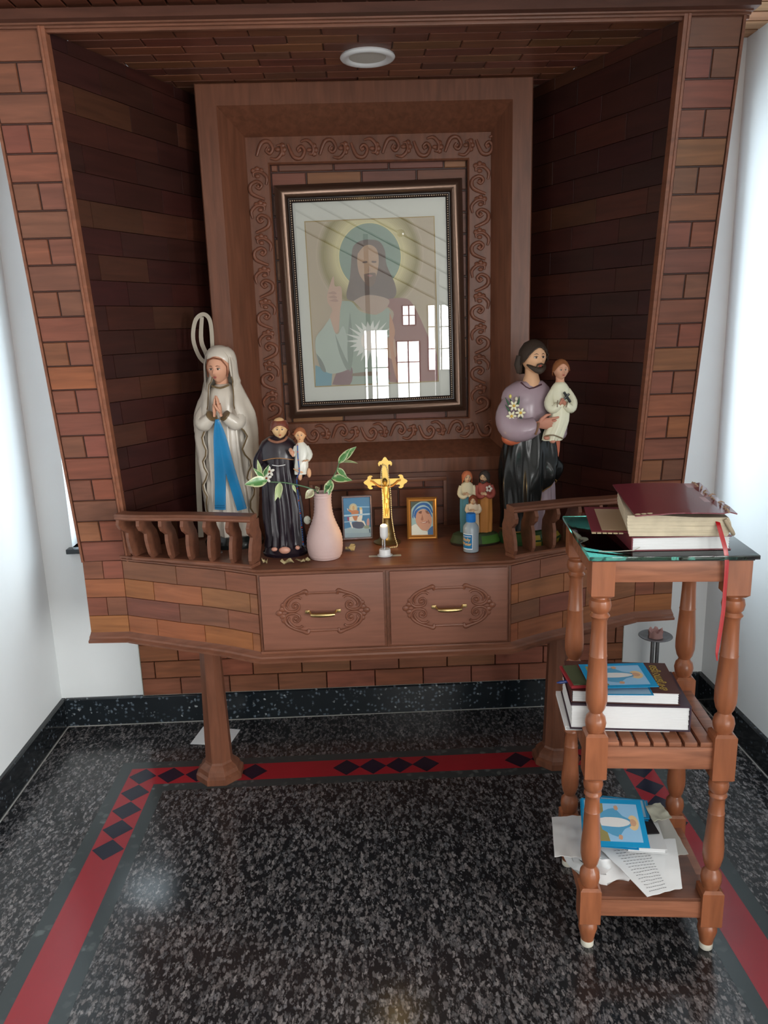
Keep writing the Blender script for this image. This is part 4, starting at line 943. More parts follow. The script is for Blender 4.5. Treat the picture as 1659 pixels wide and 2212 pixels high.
# ---- pink clay vase and cuttings
vx, vy = -.106, -.455
mb = MB(); prof = [(ZT, .036), (.703, .041), (.715, .0455), (.735, .0478), (.755, .0470), (.775, .0415), (.795, .0330), (.815, .0265), (.835, .0235), (.855, .0225), (.868, .0232), (.875, .0242), (.8775, .0235), (.875, .0215), (.85, .019), (.80, .018)]
z_ = [p[0] for p in prof]; r_ = [p[1] for p in prof]; zz = sm1(z_, 5); rr_ = sm1(r_, 5)
mb.lathe([(z, r+(.0008*sin(z*800) if i < 60 else 0)) for i, (z, r) in enumerate(zip(zz, rr_))], (vx, vy), 40)
tag(mb.build('clay_vase', 'clay', None, smooth=80), 'pale pink ribbed clay vase with a narrow neck, left of the small blue picture', 'vase')
def leaf(mb, base, tip, wid, nrm, col=(.10, .26, .07), rim=(.62, .66, .38), droop=.0, fold=.25):
    b, tp = V(base), V(tip); d = tp-b; L = d.length; d.normalize(); nrm = V(nrm); nrm = (nrm-d*nrm.dot(d)).normalized(); s = d.cross(nrm)
    N = 8; rows = []
    for i in range(N+1):
        t_ = i/N; wv = wid*.5*sin(pi*t_**.8)*(1-.15*t_)+.0003; c_ = b+d*L*t_+nrm*(droop*L*sin(pi*t_))
        rows.append([c_+s*wv*k_+nrm*abs(k_)*wv*fold for k_ in (-1, -.72, -.3, 0, .3, .72, 1)])
    base_i = len(mb.v); 
    for r in rows: mb.v += r
    for i in range(N):
        for j in range(6):
            mb.f.append([base_i+i*7+j, base_i+i*7+j+1, base_i+(i+1)*7+j+1, base_i+(i+1)*7+j]); cc = rim if j in (0, 5) else (tuple(a_*.6+b_*.4 for a_, b_ in zip(col, rim)) if j in (1, 4) and i % 4 == 1 else tuple(x*(1.08 if j > 2 else .92) for x in col)); mb.c.append(cc); mb.mi.append(0)
GR = (.10, .27, .08); DG = (.06, .17, .06); PL = (.38, .48, .22)
def cutting(name_lab, stem, rad, leaves):
    t = thing('plant_cutting', name_lab, 'plant', stem[0])
    mb = MB(); p = sm(stem, 5); mb.tube(p, [rad*(1-.5*i/len(p)) for i in range(len(p))], 7, col=(.07, .16, .07)); mb.build('stem', 'paint', t, smooth=80)
    for a, b, w_, n_, c_ in leaves:
        mb = MB(); leaf(mb, a, b, w_, n_, c_, droop=.06); mb.build('leaf', 'paint', t, smooth=60, recalc=False)
    return t
cutting('upright variegated green cutting standing in the pink vase', [(vx+.006, vy, .79), (vx+.006, vy, .875), (vx+.022, vy-.006, .905), (vx+.040, vy-.008, .935), (vx+.050, vy-.010, .965)], .0026,
    [((-.056, vy-.012, .960), (-.012, vy-.02, .998), .022, (0, -1, .4), GR), ((-.060, vy-.012, .955), (-.028, vy-.03, .995), .018, (0, -1, .2), GR), ((-.056, vy-.014, .958), (-.010, vy-.03, .956), .012, (0, -.5, 1), PL),
     ((-.064, vy-.01, .942), (-.038, vy-.03, .918), .016, (0, -1, .2), GR), ((-.080, vy-.008, .916), (-.026, vy-.02, .910), .024, (0, -1, .6), GR), ((-.083, vy-.008, .912), (-.088, vy-.02, .873), .022, (0, -1, 0), GR), ((-.085, vy-.006, .905), (-.100, vy-.03, .880), .018, (0, -1, .2), DG)])
cutting('long drooping variegated cutting leaning left out of the pink vase', [(vx-.006, vy, .79), (vx-.010, vy-.004, .872), (-.135, vy-.012, .890), (-.165, vy-.02, .902), (-.205, vy-.025, .912), (-.245, vy-.03, .918), (-.262, vy-.03, .940)], .0026,
    [((-.243, vy-.03, .920), (-.300, vy-.05, .915), .030, (0, -1, .35), GR), ((-.250, vy-.03, .925), (-.276, vy-.04, .955), .014, (0, -1, 0), GR), ((-.258, vy-.03, .935), (-.264, vy-.04, .976), .012, (0, -1, 0), PL), ((-.252, vy-.03, .93), (-.236, vy-.04, .962), .013, (0, -1, 0), DG),
     ((-.214, vy-.028, .912), (-.226, vy-.045, .868), .015, (.3, -1, 0), PL), ((-.212, vy-.028, .913), (-.213, vy-.045, .873), .024, (-.4, -1, 0), PL), ((-.180, vy-.022, .905), (-.172, vy-.03, .885), .008, (0, -1, 0), PL),
     ((-.128, vy-.014, .888), (-.150, vy-.02, .866), .022, (0, -1, .2), (.35, .30, .18)), ((-.122, vy-.014, .888), (-.110, vy-.03, .895), .016, (0, -1, .2), (.22, .15, .10))])
mb = MB()
for x, z in ((-.237, .943), (-.245, .926)):
    for q_ in range(5):
        a = q_*2*pi/5+.3; mb.ell((x+.0075*cos(a), -.485, z+.0075*sin(a)), (.0065, .0022, .0038), 8, 5, col=(.72, .70, .62), R=Matrix.Rotation(-a, 3, 'Y'))
    mb.ell((x, -.4885, z), (.003, .002, .003), 6, 4, col=(.25, .06, .02))
tag(mb.build('white_flowers', 'matte', None, smooth=70), 'white star flowers with brown centres at the friar statue\'s raised hand', 'flower')
# dried petals on the table
def petal(x, y, s, seed, lab):
    rp = random.Random(seed); mb = MB(); N = 9; c0 = V((x, y, ZT+.004))
    ring = [V((x+s*cos(2*pi*j/N)*rp.uniform(.6, 1.1), y+s*.8*sin(2*pi*j/N)*rp.uniform(.6, 1.1), ZT+rp.uniform(.001, .016))) for j in range(N)]
    ring2 = [p.lerp(c0, .5)+V((0, 0, rp.uniform(-.003, .004))) for p in ring]
    mb.rings([ring, ring2, [c0.copy() for _ in range(N)]], caps=(False, False), col=(.50, .42, .24))
    mb.rings([[p+V((0, 0, .0008)) for p in ring], ring2], caps=(False, False), col=(.42, .34, .18))
    o = mb.build('dried_petal', 'matte', None, smooth=0, recalc=False); tag(o, lab, 'dried petal', 'dried petals on the altar table')
petal(-.262, -.49, .010, 1, 'smallest dried petal, at the left foot of the friar statue')
petal(-.204, -.502, .017, 2, 'largest dried petal, in front of the friar statue\'s rose')
petal(-.168, -.505, .015, 3, 'dried petal left of the pink vase, middle of the three before the friar')
petal(-.152, -.495, .011, 8, 'dried petal touching the left side of the pink vase')
petal(-.040, -.40, .016, 5, 'flat dried petal between the pink vase and the crucifix')
# small white bell flower left of vase
mb = MB(); mb.ell((-.152, -.42, .795), (.010, .004, .012), 10, 7, col=(.62, .62, .52)); mb.tube([(-.15, -.42, .793), (-.13, -.435, .80), (-.11, -.435, .86)], .0008, 5, col=(.2, .25, .15))
tag(mb.build('petal_sprig', 'matte', None, smooth=80), 'pale petal on a thin stalk peeking from behind the pink vase', 'petal')

# ---- crucifix
kx, ky = .064, -.335
t = thing('crucifix', 'gold standing crucifix with a sculpted figure on a dark round brass base', 'crucifix', (kx, ky, ZT))
mb = MB(); mb.lathe([(ZT, .037), (.704, .038), (.708, .030), (.712, .022), (.722, .019), (.730, .021), (.736, .017), (.752, .0135), (.764, .0125), (.770, .0130)], (kx, ky), 32); mb.build('base', 'brassd', t, smooth=50)
def fleur(L, w): return [(w, 0), (w, L-.014), (w+.005, L-.013), (w+.007, L-.018), (w+.010, L-.015), (w+.0105, L-.009), (w+.007, L-.004), (w+.001, L-.003), (w*.7, L+.001), (w*.5, L+.005), (0, L+.008)]
def cross_poly():
    w = .0088; up = fleur(.062, w); arm = fleur(.053, w); pts = []
    pts += [(x, y) for x, y in up][1:]                                     # right side of top going up
    pts += [(-x, y) for x, y in reversed(up[1:-1])]                        # down the left side
    pts += [(-w, w)]
    pts += [(-y, x) for x, y in arm[1:]]; pts += [(-y, -x) for x, y in reversed(arm[1:-1])]
    pts += [(-w, -w), (-w, -.104), (w, -.104), (w, -w)]
    pts += [(y, -x) for x, y in arm[1:]]; pts += [(y, x) for x, y in reversed(arm[1:-1])]; pts += [(w, w)]
    return pts
mb = MB(); cz0 = .876
mb.prism(cross_poly(), (kx, ky, cz0), (1, 0, 0), (0, 0, 1), .0, .005); mb.build('cross', 'gold', t, smooth=30)
mb = MB(); y0 = ky-.011; G1 = (1, 1, 1)
mb.tube(sm([(kx, y0, cz0-.012), (kx, y0-.002, cz0-.028), (kx, y0, cz0-.044), (kx+.001, y0, cz0-.054)], 3), sm1([.0085, .0080, .0062, .0072], 3), 10, flat=(V((0, 1, 0)), .7))
mb.tube(sm([(kx+.001, y0, cz0-.048), (kx+.001, y0-.001, cz0-.058)], 2), [.0085, .0088, .0080][:3], 10, flat=(V((0, 1, 0)), .7))
for s in (-1, 1):
    mb.tube(sm([(kx+s*.0035, y0, cz0-.056), (kx+s*.003+.001, y0-.004, cz0-.072), (kx+s*.0012, y0, cz0-.088), (kx, y0-.002, cz0-.097)], 3), sm1([.0042, .0036, .0028, .0022], 3), 8)
    mb.tube(sm([(kx+s*.007, y0, cz0-.013), (kx+s*.020, y0, cz0-.010), (kx+s*.034, y0, cz0+.002), (kx+s*.037, y0+.001, cz0+.003)], 3), sm1([.0036, .0026, .0022, .0018], 3), 8, col=(.75, .45, .3))
    hand(mb, (kx+s*.036, y0, cz0+.003), (s, 0, .3), (0, -1, 0), .008, col=(.7, .45, .3), curl=.3)
head(mb, (kx-.002, y0-.003, cz0-.002), .014, yaw=radians(-15), pitch=radians(20), skin=(.8, .6, .35), ears=False); mb.ell((kx-.002, y0+.0005, cz0+.002), (.0072, .0055, .0095), 12, 8, col=(.12, .10, .06))
mb.build('corpus', attr_mat('gilded_figure', .35, .6) if False else 'paint', t, smooth=80).data.materials[0] = mat('gilded_figure', (.85, .58, .14), .3, metal=.35, attr=True)
# rosary over the crucifix: a long string of small beads
mb = MB()
def beads(path, r=.0019, k=10):
    pts = sm(path, k); L = 0; last = None
    for p in pts:
        if last is None or (p-last).length > r*2.3: mb.ell(p, (r*.9, r*.9, r*1.25), 6, 4, col=(.80, .70, .42)); last = p
beads([(kx-.006, ky-.010, .925), (kx-.012, ky-.012, .90), (kx-.011, ky-.015, .86), (kx-.010, ky-.016, .80), (kx-.012, ky-.025, .74), (kx-.014, ky-.04, .705)], k=24)
beads([(kx-.006, ky-.010, .925), (kx+.004, ky-.009, .917), (kx+.010, ky-.012, .88), (kx+.013, ky-.016, .84), (kx+.014, ky-.02, .78), (kx+.020, ky-.04, .73), (kx+.026, ky-.048, .7035), (kx+.012, ky-.058, .7025), (kx+.002, ky-.062, .7025)], k=24)
tag(mb.build('rosary', 'paint', None, smooth=80), 'cream bead rosary draped over the gold crucifix', 'rosary')
# ---- small bulb lamp in front of the crucifix
t = thing('night_lamp', 'small white bulb lamp on a round holder taped to the table before the crucifix', 'lamp', (.053, -.462, ZT))
mb = MB(); mb.lathe([(ZT+.001, .020), (.7025, .020), (.703, .0155), (.717, .0152), (.719, .014), (.7195, .004)], (.053, -.462), 28); mb.build('lamp_holder', 'white', t, smooth=40)
mb = MB(); mb.lathe([(.7195, .0034), (.748, .0034)], (.053, -.462), 12); mb.tube([(.047, -.464, .718), (.047, -.464, .746)], .0012, 6); mb.build('lamp_stem', 'steel', t, smooth=60)
mb = MB(); mb.lathe([(.745, .004), (.748, .0075), (.754, .0105), (.757, .0108), (.778, .0108), (.783, .0095), (.786, .006)], (.052, -.462), 24); mb.build('lamp_bulb', 'white', t, smooth=60)
mb = MB(); mb.box((.010, -.4705, ZT), (.096, -.4575, ZT+.0006), (.42, .40, .34)); tag(mb.build('tape_strip', 'matte', None, smooth=0), 'beige adhesive tape strip under the small white bulb lamp', 'tape')
# ================================================================== pictures
def frame_loop(mb, rect, prof, X=None, col=(1, 1, 1)):
    x0, x1, z0, z1 = rect
    mb.rings([[(x0+i, y, z0+i), (x1-i, y, z0+i), (x1-i, y, z1-i), (x0+i, y, z1-i)] for i, y in prof], caps=(False, False), col=col, X=X)
def flat(mb, poly, y, col, X=None):
    """flat printed patch in the picture plane (x,z) at depth y, fanned from its centroid"""
    mb.add([(a, y, b) for a, b in poly], [tuple(range(len(poly)))], col, X=X)
def oval(cx, cz, a, b, n=36, a0=0, a1=2*pi): return [(cx+a*cos(a0+(a1-a0)*j/n), cz+b*sin(a0+(a1-a0)*j/n)) for j in range(n if a1-a0 > 6 else n+1)]
def smp(pts, k=4): return [(p.x, p.y) for p in sm([(a, b, 0) for a, b in pts+[pts[0]]], k)][:-1]

t = thing('picture_frame', 'large framed religious print with halo behind reflecting glass, hanging in the carved niche', 'picture', (.0525, -.03, 1.366))
XP = Matrix.Translation((.0525, 0, 1.366)) @ Matrix.Rotation(radians(-.8), 4, 'Y') @ Matrix.Translation((-.0525, 0, -1.366))
rect = (-.2195, .3245, 1.030, 1.702)
fm = mat('mahogany_gilt_moulding', (.17, .105, .075), .30, metal=.75, coat=.2)
mb = MB(); frame_loop(mb, rect, [(0, -.022), (0, -.050), (.004, -.053), (.010, -.062), (.018, -.068), (.027, -.066), (.034, -.058), (.036, -.052)], XP); mb.build('outer_moulding', fm, t, smooth=50)
mb = MB(); frame_loop(mb, rect, [(.035, -.052), (.038, -.056), (.041, -.056), (.049, -.050), (.050, -.040)], XP, col=(.02, .012, .01)); mb.build('inner_moulding', 'gloss', t, smooth=30)
mb = MB(); i_ = .0445; x0, x1, z0, z1 = rect[0]+i_, rect[1]-i_, rect[2]+i_, rect[3]-i_; st = .0064
for x in [x0+st*k for k in range(int((x1-x0)/st)+1)]:
    for z in (z0, z1): mb.ell((x, -.0545, z), (.0022, .002, .0016), 5, 3, col=(.72, .55, .40), X=XP)
for z in [z0+st*k for k in range(1, int((z1-z0)/st)+1)]:
    for x in (x0, x1): mb.ell((x, -.0545, z), (.0016, .002, .0022), 5, 3, col=(.72, .55, .40), X=XP)
mb.build('bead_trim', 'paint', t, smooth=0)
mb = MB(); ins = .048; flat(mb, [(rect[0]+ins, rect[2]+ins), (rect[1]-ins, rect[2]+ins), (rect[1]-ins, rect[3]-ins), (rect[0]+ins, rect[3]-ins)], -.044, (.72, .73, .67), XP)
mt = mb.build('mat_board', 'print', t, smooth=0, recalc=False)
# print, laid out on its own unit grid (0..1465 wide, 0..1860 high as printed)
px0, px1, pz0, pz1 = -.136, .239, 1.125, 1.599
def U(x, y):
    v = (y-57)/1860.0; l = 95+115*v; r = 1560+35*v; top = 80-(x-95)*.031*(1-v)-(1-v)*0
    u = (x-l)/(r-l); return (px0+(px1-px0)*u, pz1-(pz1-pz0)*min(1, max(0, (y-(80-45*u)*(1-v)-(1950-55*u)*v)/1870+v)))
art = MB(); Y0 = -.0445; lay = [0]
def put(pts, col, curve=True):
    lay[0] += 1; q = [U(*p) for p in pts]; q = [(min(max(a, px0), px1), min(max(b, pz0), pz1)) for a, b in q]
    if curve: q = smp(q, 4); q = [(min(max(a, px0), px1), min(max(b, pz0), pz1)) for a, b in q]
    flat(art, q, Y0-lay[0]*.00007, srgb(*[c_*.80+54 for c_ in col]), XP)  # colours lifted towards white: the glass reflection veil is painted into the print
frb = [(px0-.003, pz0-.003), (px1+.003, pz0-.003), (px1+.003, pz1+.003), (px0-.003, pz1+.003)]
flat(art, frb, Y0, srgb(176, 150, 90), XP); lay[0] = 1
flat(art, [(px0, pz0), (px1, pz0), (px1, pz1), (px0, pz1)], Y0-.00008, srgb(196, 182, 156), XP); lay[0] = 2
hc = U(830, 450)
def clampov(cx, cz, a, b): return [(min(max(x, px0), px1), min(max(z, pz0), pz1)) for x, z in oval(cx, cz, a, b, 64)]
for k_ in range(12):
    f_ = k_/11; c_ = (200-38*min(1, f_*3)+90*max(0, f_-.33), 186-36*min(1, f_*3)+95*max(0, f_-.33), 160-60*min(1, f_*3)+100*max(0, f_-.33))
    flat(art, clampov(hc[0], hc[1], .160-.055*f_, .165-.055*f_), Y0-lay[0]*.00007, srgb(*c_), XP); lay[0] += 1
flat(art, clampov(hc[0], hc[1]-.004, .0935, .0965), Y0-lay[0]*.00007, srgb(238, 226, 170), XP); lay[0] += 1
flat(art, clampov(hc[0], hc[1]-.004, .0910, .0940), Y0-lay[0]*.00007, srgb(150, 172, 158), XP); lay[0] += 1
put([(210, 1700), (400, 1780), (390, 1945), (212, 1948)], (92, 150, 165), False)
put([(620, 460), (640, 350), (720, 290), (830, 275), (940, 300), (1000, 400), (1020, 560), (1110, 760), (1120, 900), (1000, 960), (640, 960), (560, 900), (600, 700)], (96, 76, 66))
put([(690, 430), (760, 350), (840, 335), (910, 390), (930, 520), (900, 680), (840, 780), (780, 760), (710, 660), (685, 540)], (186, 148, 112))
put([(745, 520), (790, 512), (800, 530), (750, 535)], (80, 55, 45)); put([(850, 512), (900, 516), (895, 532), (852, 530)], (80, 55, 45)); put([(818, 560), (835, 620), (808, 630)], (160, 120, 92)); put([(790, 668), (830, 660), (862, 670), (830, 690)], (150, 90, 80))
put([(760, 660), (830, 645), (895, 655), (880, 760), (830, 800), (775, 760)], (110, 80, 62)); put([(795, 672), (830, 664), (860, 674), (830, 690)], (160, 98, 86))
put([(500, 960), (620, 970), (720, 1080), (900, 1120), (1060, 1090), (1070, 1900), (610, 1940), (560, 1800), (480, 1300)], (150, 168, 150))
put([(880, 960), (1180, 930), (1320, 1010), (1500, 1400), (1590, 1600), (1592, 1900), (1050, 1905), (1060, 1300), (1090, 1080)], (140, 82, 74))
put([(640, 960), (760, 900), (900, 900), (1050, 960), (960, 1090), (800, 1100)], (176, 150, 128))
put([(400, 1930), (470, 1760), (620, 1730), (600, 1940)], (122, 82, 84))
put([(340, 900), (360, 820), (400, 700), (420, 690), (430, 790), (500, 800), (510, 950), (490, 1060), (470, 1300), (400, 1300), (370, 1150), (400, 1060), (350, 980)], (196, 158, 130))
for a_ in ((345, 870), (350, 915), (365, 955)): put([(a_[0], a_[1]), (a_[0]+70, a_[1]-22), (a_[0]+105, a_[1]+5), (a_[0]+70, a_[1]+14)], (172, 130, 108))
put([(375, 1150), (300, 1260), (215, 1380), (215, 1550), (270, 1720), (380, 1800), (540, 1770), (605, 1700), (590, 1500), (530, 1250), (470, 1330), (430, 1320)], (172, 186, 172))
put([(430, 1330), (540, 1600), (600, 1720), (560, 1750), (480, 1560)], (128, 142, 128)); put([(220, 1560), (290, 1660), (330, 1780), (270, 1740)], (108, 118, 106)); put([(600, 1080), (640, 1500), (600, 1780), (570, 1500)], (124, 140, 124))
rayc = (830, 1420); pts = []
for k_ in range(44):
    a_ = 2*pi*k_/44; r_ = (260 if k_ % 2 == 0 else 150)*(1+.12*sin(k_*2.7)); pts.append((rayc[0]+r_*cos(a_), rayc[1]+r_*sin(a_)))
put(pts, (224, 226, 218), False); put([(rayc[0]+105*cos(2*pi*j/20), rayc[1]+120*sin(2*pi*j/20)) for j in range(20)], (240, 232, 222), False)
put([(630, 1800), (830, 1780), (1040, 1790), (1040, 1822), (830, 1830), (625, 1830)], (120, 98, 72)); 
put([(1000, 1390), (1090, 1380), (1120, 1480), (1125, 1600), (1060, 1630), (1000, 1560)], (190, 150, 118)); put([(1050, 1090), (1110, 1300), (1090, 1500), (1160, 1850), (1120, 1860), (1050, 1500)], (190, 130, 90))
art.build('print', 'print', mt, smooth=0, recalc=False)
mb = MB(); mb.add([(rect[0]+.045, -.0485, rect[2]+.045), (rect[1]-.045, -.0485, rect[2]+.045), (rect[1]-.045, -.0485, rect[3]-.045), (rect[0]+.045, -.0485, rect[3]-.045)], [(0, 1, 2, 3)], X=XP); mb.build('glass_pane', 'pane', t, smooth=0, recalc=False)

def small_frame(name, lab, c, w_, h_, yaw, tilt, frm, mw, prof_d):
    t = thing(name, lab, 'picture', (c[0], c[1], ZT))
    X = Matrix.Translation((c[0], c[1], ZT)) @ Matrix.Rotation(yaw, 4, 'Z') @ Matrix.Rotation(tilt, 4, 'X')
    mb = MB(); frame_loop(mb, (-w_/2, w_/2, 0, h_), [(0, .004), (0, -.004), (mw*.25, -.0065), (mw*.5, -.005), (mw*.75, -.0065), (mw, -.003), (mw, 0)], X); mb.build('frame', frm, t, smooth=30)
    mb = MB(); mb.box((-w_/2+.001, .0005, .001), (w_/2-.001, .004, h_-.001), (.05, .03, .02), X=X)
    mb.prism([(0, .075), (.006, .075), (.045, .0), (.039, 0)], (-.006, .004, .0), (0, 1, 0), (0, 0, 1), 0, .012, (.05, .03, .02), X=X); mb.build('backing_easel', 'matte', t, smooth=0)
    return t, X
# blue print of a rider on a white horse
t, X = small_frame('photo_frame', 'small blue framed picture of a haloed rider on a white horse, beside the pink vase', (-.0185, -.288), .087, .128, radians(3), radians(-3), mat('iridescent_silver', (.36, .30, .31), .25, metal=.7), .006, 0)
a = MB(); n_ = [0]
def pp(pts, col, k=0):
    n_[0] += 1; q = [(x/1000*.080-.040, .122-y/1500*.118) for x, y in pts]; q = smp(q, k) if k else q
    flat(a, q, -.0002-n_[0]*.00003, srgb(*col), X)
pp([(0, 0), (1000, 0), (1000, 1500), (0, 1500)], (70, 130, 180)); pp([(0, 1150), (300, 1080), (1000, 1120), (1000, 1500), (0, 1500)], (160, 185, 200)); pp([(0, 1300), (1000, 1330), (1000, 1500), (0, 1500)], (150, 175, 195))
pp([(370+150*cos(i*pi/12), 380+170*sin(i*pi/12)) for i in range(24)], (180, 180, 160)); pp([(370+95*cos(i*pi/12), 380+115*sin(i*pi/12)) for i in range(24)], (205, 190, 150))
pp([(330, 920), (500, 890), (740, 930), (700, 1130), (480, 1150), (300, 1060)], (85, 95, 120), 3)
pp([(200, 720), (330, 690), (520, 720), (600, 600), (600, 440), (650, 380), (690, 440), (690, 700), (660, 860), (740, 880), (800, 1060), (770, 1060), (690, 930), (560, 900), (300, 890), (330, 1100), (290, 1110), (220, 900)], (225, 225, 220), 3)
pp([(140, 700), (210, 720), (200, 850), (150, 820)], (150, 80, 120), 3); pp([(590, 400), (640, 340), (690, 420), (640, 470)], (205, 185, 130), 3)
pp([(290, 560), (200, 480), (180, 420), (260, 440), (330, 470), (440, 460), (560, 500), (540, 620), (470, 860), (400, 850), (330, 700)], (190, 130, 95), 3); pp([(340, 330), (380, 290), (420, 340), (410, 440), (370, 460), (340, 420)], (190, 160, 120), 3)
pp([(150, 380), (175, 385), (195, 470), (175, 470)], (220, 225, 230)); pp([(840, 850), (900, 780), (930, 870), (920, 1060), (830, 1060)], (190, 150, 150), 3); pp([(700, 1080), (880, 1040), (920, 1150), (760, 1160)], (140, 155, 140), 3)
pp([(900, 1190), (940, 1190), (950, 1330), (920, 1330)], (60, 90, 120)); pp([(500, 330), (950, 355), (950, 385), (500, 360)], (150, 200, 235)); pp([(30, 620), (960, 600), (960, 660), (30, 680)], (170, 205, 230)); pp([(30, 870), (500, 850), (500, 880), (30, 900)], (165, 200, 225))
a.build('print', 'print', t, smooth=0, recalc=False)
g = MB(); g.add([(-.040, -.0045, .004), (.040, -.0045, .004), (.040, -.0045, .124), (-.040, -.0045, .124)], [(0, 1, 2, 3)], X=X); g.build('glass_pane', 'pane2', t, smooth=0, recalc=False)
# portrait of a nun
t, X = small_frame('photo_frame', 'small gold framed portrait of a person in a blue and white striped headscarf', (.166, -.310), .086, .121, radians(-3), radians(-3), mat('gold_moulding', (.62, .30, .08), .3, metal=.7), .012, 0)
a = MB(); n_[0] = 0
def pp(pts, col, k=0):
    n_[0] += 1; q = [(x/1000*.063-.0315, .110-y/1500*.099) for x, y in pts]; q = smp(q, k) if k else q
    q = [(min(max(u_, -.0315), .0315), min(max(v_, .011), .110)) for u_, v_ in q]; flat(a, q, -.0002-n_[0]*.00003, srgb(*col), X)
pp([(0, 0), (1000, 0), (1000, 1500), (0, 1500)], (70, 85, 80)); pp([(1000, 600), (1000, 1500), (0, 1500), (0, 500), (150, 200), (500, 10), (800, 60), (980, 300)], (150, 185, 195), 3)
pp([(60, 700), (100, 400), (300, 150), (600, 70), (850, 180), (990, 500), (940, 520), (820, 300), (600, 180), (350, 230), (200, 440), (130, 760)], (40, 95, 165), 3)
pp([(110, 760), (150, 470), (330, 260), (600, 200), (830, 330), (930, 560), (900, 600), (800, 430), (600, 300), (380, 340), (230, 520), (190, 800)], (165, 195, 205), 3)
pp([(130, 640), (190, 430), (380, 300), (620, 250), (830, 370), (940, 640), (930, 700), (810, 480), (610, 345), (400, 380), (260, 520), (200, 760)], (45, 100, 175), 3)
pp([(200, 800), (260, 520), (420, 390), (620, 370), (800, 480), (920, 700), (930, 950), (860, 1150), (700, 1320), (480, 1270), (320, 1100), (230, 950)], (196, 152, 132), 3)
pp([(330, 500), (440, 450), (500, 520), (420, 560)], (140, 95, 80), 3); pp([(650, 480), (760, 470), (850, 560), (740, 560)], (140, 95, 80), 3); pp([(500, 560), (560, 800), (500, 860), (440, 800), (480, 700)], (165, 118, 100), 3)
pp([(420, 960), (560, 900), (740, 890), (700, 960), (540, 980)], (150, 90, 85), 3); pp([(450, 955), (560, 920), (700, 905), (650, 940), (540, 960)], (225, 215, 205), 3); pp([(380, 470), (500, 440), (510, 460), (390, 500)], (60, 45, 40)); pp([(640, 420), (770, 440), (780, 470), (650, 450)], (60, 45, 40)); pp([(780, 800), (850, 950), (800, 1000), (760, 880)], (160, 115, 98), 3)
pp([(0, 1100), (200, 1000), (330, 1120), (480, 1280), (700, 1330), (760, 1500), (0, 1500)], (215, 222, 220), 3); pp([(760, 1280), (1000, 1100), (1000, 1500), (760, 1500)], (70, 110, 160), 3)
a.build('print', 'print', t, smooth=0, recalc=False)
g = MB(); g.add([(-.032, -.0045, .010), (.032, -.0045, .010), (.032, -.0045, .111), (-.032, -.0045, .111)], [(0, 1, 2, 3)], X=X); g.build('glass_pane', 'pane2', t, smooth=0, recalc=False)

# ================================================================== tall stand with books
sx0, sy0, srz = .444, -1.068, radians(-5.6)
ss = thing('book_stand', 'tall narrow wooden stand with turned legs and slatted middle shelf holding books', 'stand', (sx0, sy0, 0), srz)
SX = Matrix.Translation((sx0, sy0, 0)) @ Matrix.Rotation(srz, 4, 'Z')
Wd, Dp = .247, .252
def leg(cx, cy):
    mb = MB(); h = .0215
    for z0, z1 in ((.793, .862), (.408, .500), (.068, .146)):
        mb.rings([[(cx+a*hh, cy+b*hh, z) for a, b in ((-1, -1), (1, -1), (1, 1), (-1, 1))] for z, hh in ((z0-.006, h*.72), (z0, h), (z1, h), (z1+.005 if z1 < .8 else z1, h*.75 if z1 < .8 else h))], X=SX)
    P1 = [(.788, .0135), (.784, .0145), (.780, .0195), (.770, .0215), (.760, .0195), (.755, .015), (.752, .0165), (.748, .0195), (.744, .0165), (.738, .0145), (.71, .0150), (.668, .0168), (.6655, .0178), (.663, .0170), (.62, .0195), (.59, .0212), (.57, .0210), (.555, .0175), (.546, .0125), (.540, .0145), (.536, .0185), (.524, .0210), (.512, .0190), (.505, .016)]
    P2 = [(.402, .0135), (.398, .0180), (.388, .0200), (.376, .0180), (.372, .0145), (.368, .0175), (.364, .0180), (.360, .0150), (.35, .0145), (.328, .0155), (.3255, .0166), (.323, .0158), (.28, .0175), (.245, .0205), (.225, .0205), (.205, .0165), (.196, .0125), (.190, .0150), (.184, .0195), (.170, .0210), (.158, .0190), (.150, .016)]
    P3 = [(.064, .0150), (.058, .0190), (.046, .0200), (.03, .0160), (.016, .0135)]
    for P in (P1, P2, P3): mb.lathe([(z, r) for z, r in P], (cx, cy), 20, X=SX)
    l = mb.build('leg', 'stand', ss, smooth=35)
    mb = MB(); mb.lathe([(0.0005, .0115), (.003, .0135), (.016, .0138)], (cx, cy), 20, X=SX); mb.build('foot_cap', 'cap', l, smooth=40)
for cx in (0, Wd):
    for cy in (0, Dp): leg(cx, cy)
def rail4(z0, z1, inset=.012):
    for a, b in (((.02, -inset, z0), (Wd-.02, inset, z1)), ((.02, Dp-inset, z0), (Wd-.02, Dp+inset, z1)), ((-inset, .02, z0), (inset, Dp-.02, z1)), ((Wd-inset, .02, z0), (Wd+inset, Dp-.02, z1))):
        mb = MB(); mb.box(a, b, X=SX, bev=.0015); mb.build('rail', 'standh', ss, smooth=30)
rail4(.818, .861, .014); rail4(.428, .476, .013); rail4(.083, .122, .013)
for k_ in range(7):
    x = .018+k_*(Wd-.036)/7; mb = MB(); mb.box((x+.003, -.012, .476), (x+.027, Dp+.012, .486), X=SX, bev=.0015); mb.build('slat', 'standh', ss, smooth=30)
mb = MB(); mb.box((.008, -.012, .122), (Wd-.008, Dp+.012, .130), X=SX, bev=.0015); mb.build('lower_shelf', M['woodd'] if False else 'wood', ss, smooth=30)
mb = MB(); mb.box((-.022, -.022, .8612), (Wd+.024, Dp+.022, .8638), (.10, .09, .09), X=SX); mb.build('top_board', 'wood', ss, smooth=0)
gm = mat('green_edge_glass', (.12, .50, .40), .02, trans=1.0, ior=1.5)
